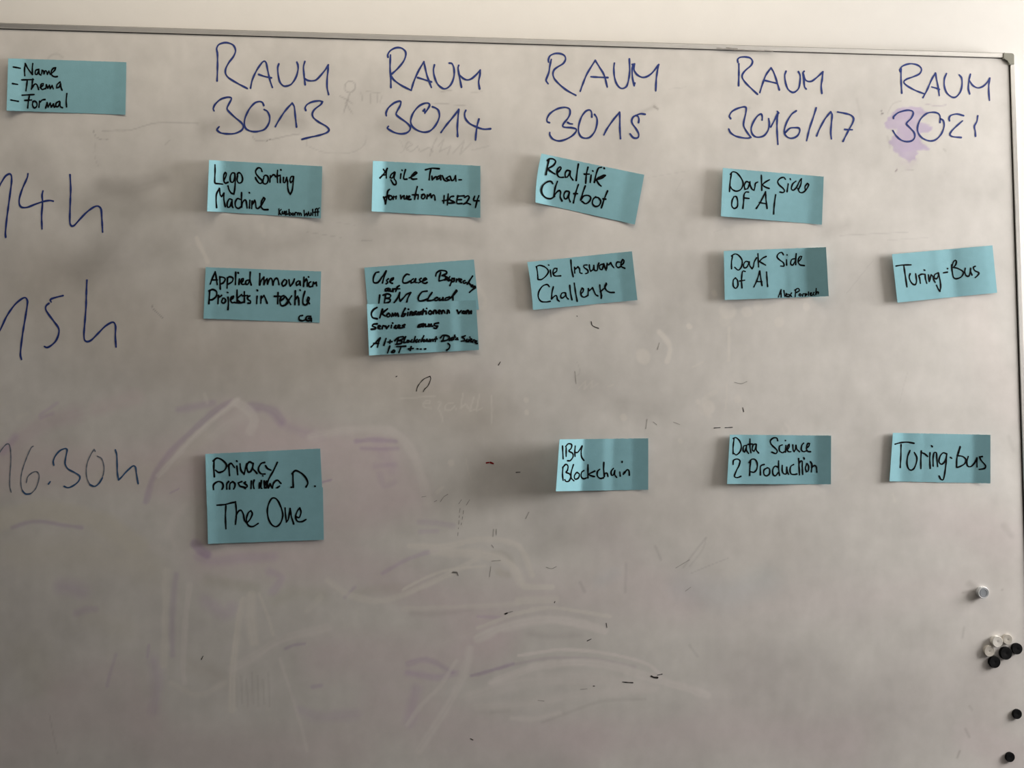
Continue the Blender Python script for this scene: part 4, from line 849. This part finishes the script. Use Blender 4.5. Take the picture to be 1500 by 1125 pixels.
def build_note(nd):
    C = parse(nd['q'])
    lift = nd.get('lift', 0.0)
    L = 0.205
    kk = nd.get('k', float(np.interp(C[:, 0].mean(), [300, 700, 950, 1150, 1400], [0.95, 0.9, 0.7, 0.4, 0.4])))
    kn = float(np.interp(C[:, 0].mean(), [300, 700, 950, 1150, 1400], [0.36, 0.45, 0.62, 0.85, 0.85]))
    u0, h0 = profile(nd['tilt'], L, kk, kn)
    h1 = profile(nd['tilt2'], L, kk, kn)[1] if 'tilt2' in nd else h0
    bul = nd.get('bulge', 0.0)

    def height(u, v):
        return 0.0006 + lift + np.interp(u, u0, h0) * (1 - v) + np.interp(u, u0, h1) * v

    def quad(u, v):
        return ((1 - u) * (1 - v))[..., None] * C[0] + (u * (1 - v))[..., None] * C[1] + (u * v)[..., None] * C[2] + ((1 - u) * v)[..., None] * C[3]

    nu, nv = 72, 14
    uu, vv = np.meshgrid(np.linspace(0, 1, nu), np.linspace(0, 1, nv))
    P = quad(uu, vv)
    P[..., 0] += bul * 4 * vv * (1 - vv) * (1 - uu)**4
    ed = RNG.normal(0, 0.10, (2, nu)); P[0, :, 1] += ed[0]; P[-1, :, 1] += ed[1]
    H = height(uu, vv)
    Wf = p2w(P[..., 0], P[..., 1], H)
    du = np.gradient(Wf, axis=1); dv = np.gradient(Wf, axis=0)
    N = np.cross(dv, du); N /= np.linalg.norm(N, axis=-1, keepdims=True)
    if N[..., 1].mean() < 0: N = -N                       # points to the wall
    Wb = Wf + N * PAPER_T
    ctr = p2w(C[:, 0].mean(), C[:, 1].mean(), 0.0)
    root = empty('sticky_note', ctr, nd['label'], 'sticky note', 'blue notes on the whiteboard')
    off = ctr
    I = np.arange(nu * nv).reshape(nv, nu); n0 = nu * nv
    F = [(I[j, i], I[j + 1, i], I[j + 1, i + 1], I[j, i + 1]) for j in range(nv - 1) for i in range(nu - 1)]
    F += [(n0 + I[j, i], n0 + I[j, i + 1], n0 + I[j + 1, i + 1], n0 + I[j + 1, i]) for j in range(nv - 1) for i in range(nu - 1)]
    Vn = list((Wf.reshape(-1, 3) - off)) + list((Wb.reshape(-1, 3) - off))
    loop = [(0, i) for i in range(nu)] + [(j, nu - 1) for j in range(1, nv)] + [(nv - 1, i) for i in range(nu - 2, -1, -1)] + [(j, 0) for j in range(nv - 2, 0, -1)]
    k0 = len(Vn); n = len(loop)
    for (j, i) in loop: Vn += [Wf[j, i] - off, Wb[j, i] - off]
    F += [(k0 + 2 * a, k0 + 2 * ((a + 1) % n), k0 + 2 * ((a + 1) % n) + 1, k0 + 2 * a + 1) for a in range(n)]
    sheet = mesh_obj('paper_sheet', Vn, F, M_paper, root)
    for p in sheet.data.polygons[:2 * (nu - 1) * (nv - 1)]: p.use_smooth = True
    lay = 0
    for (cr, w, st) in nd['text']:
        V, F, Lr = ribbons(st, w, *cr)
        V = V * 1.0
        u = np.full(len(V), 0.5); v = np.full(len(V), 0.5)
        for _ in range(8):                                # which spot of the sheet the pen touched
            R = quad(u, v) - V
            Ju = (1 - v)[:, None] * (C[1] - C[0]) + v[:, None] * (C[2] - C[3])
            Jv = (1 - u)[:, None] * (C[3] - C[0]) + u[:, None] * (C[2] - C[1])
            det = Ju[:, 0] * Jv[:, 1] - Ju[:, 1] * Jv[:, 0]
            u = u - (R[:, 0] * Jv[:, 1] - R[:, 1] * Jv[:, 0]) / det
            v = v - (Ju[:, 0] * R[:, 1] - Ju[:, 1] * R[:, 0]) / det
        u = np.clip(u, 0.004, 0.996); v = np.clip(v, 0.008, 0.992)
        V = quad(u, v)
        W = p2w(V[:, 0], V[:, 1], height(u, v) + 0.00018 + (Lr + lay) * 0.000003) - off
        lay += int(Lr.max())
        mesh_obj('handwriting', W, F, M_black, root)
    return root


for nd in NOTES: build_note(nd)


# ------------------------------------------------------------------ magnets
def lathe(prof, seg=36):
    """profile (radius, height) turned around the board normal; height goes into the room (-Y)"""
    V, F = [], []
    n = len(prof)
    for k in range(seg):
        a = 2 * math.pi * k / seg
        for r, h in prof: V.append((r * math.cos(a), -h, r * math.sin(a)))
    for k in range(seg):
        k2 = (k + 1) % seg
        for i in range(n - 1):
            F.append((k * n + i, k * n + i + 1, k2 * n + i + 1, k2 * n + i))
    V.append((0, -prof[0][1], 0)); V.append((0, -prof[-1][1], 0))
    for k in range(seg):
        k2 = (k + 1) % seg
        F.append((len(V) - 2, k * n, k2 * n)); F.append((len(V) - 1, k2 * n + n - 1, k * n + n - 1))
    return V, F


def disc_parts(root, r, H, m, mf):
    bv = r * 0.06
    V, F = lathe([(r * 0.97, 0), (r, 0.0008), (r, H - bv), (r - bv * 0.3, H - bv * 0.3), (r - bv, H), (r * 0.82, H), (r * 0.79, H - 0.0002)])
    a = mesh_obj('magnet_body', V, F, m, root)
    V, F = lathe([(r * 0.785, H - 0.0006), (r * 0.785, H - 0.0001), (r * 0.14, H - 0.00005), (r * 0.09, H - 0.0002)])
    b_ = mesh_obj('magnet_face', V, F, mf, root)
    for o in (a, b_):
        for p in o.data.polygons: p.use_smooth = len(p.vertices) == 4
        o.modifiers.new('edge_split', 'EDGE_SPLIT').split_angle = math.radians(35)


def magnet(px, py, rpx, H, m, mf, label, group):
    c = p2w(px, py, H)                                    # where its face is seen
    root = empty('round_magnet', (c[0], -0.0001, c[2]), label, 'magnet', group)
    sc = 1.235 * rpx / 1000.0
    disc_parts(root, sc, H, m, mf)
    return root


G1 = 'cluster of round magnets at the right edge'
magnet(1461.4, 940.2, 8.2, 0.0075, M_mwhite, M_mwhite, 'bright white round magnet at the top left of the magnet cluster', G1)
magnet(1476.4, 936.8, 7.7, 0.0045, M_mcream, M_mcream, 'dull white round magnet at the top right of the magnet cluster', G1)
magnet(1449.6, 954.0, 8.2, 0.0052, M_mcream, M_mcream, 'yellowish white round magnet at the left of the magnet cluster', G1)
magnet(1474.3, 957.2, 9.5, 0.0055, M_mblack, M_mblack, 'biggest black round magnet in the middle of the cluster', G1)
magnet(1490.4, 950.6, 8.3, 0.0050, M_mblack, M_mblack, 'black round magnet at the right end of the magnet cluster', G1)
magnet(1457.6, 970.0, 8.9, 0.0050, M_mblack, M_mblack, 'black round magnet at the bottom of the magnet cluster', G1)
G2 = 'single black magnets below the cluster'
magnet(1490.6, 1046.3, 7.2, 0.0040, M_mblack, M_mblack, 'small black magnet alone, halfway between the cluster and the bottom edge', G2)
magnet(1480.2, 1109.4, 7.2, 0.0040, M_mblack, M_mblack, 'lowest small black magnet near the bottom right corner', G2)

# steel pin magnet: cylinder with a rim and a sunk grey face
c = p2w(1441.0, 868.5, 0.008)
r = 1.235 * 8.8 / 1000
root = empty('pin_magnet', (c[0], -0.0001, c[2]), 'shiny steel cylinder magnet with a recessed grey top, above the magnet cluster', 'magnet')
V, F = lathe([(r * 0.94, 0), (r * 0.94, 0.0048), (r, 0.0056), (r, 0.0074), (r - 0.0006, 0.008), (r * 0.86, 0.0081), (r * 0.74, 0.0074)])
a = mesh_obj('magnet_body', V, F, M_steel, root)
V, F = lathe([(r * 0.735, 0.0070), (r * 0.735, 0.0076), (r * 0.66, 0.0081), (r * 0.62, 0.0081), (r * 0.58, 0.0077), (r * 0.1, 0.0076)])
b_ = mesh_obj('magnet_face', V, F, M_greyface, root)
for o in (a, b_):
    for p in o.data.polygons: p.use_smooth = len(p.vertices) == 4
    o.modifiers.new('edge_split', 'EDGE_SPLIT').split_angle = math.radians(35)
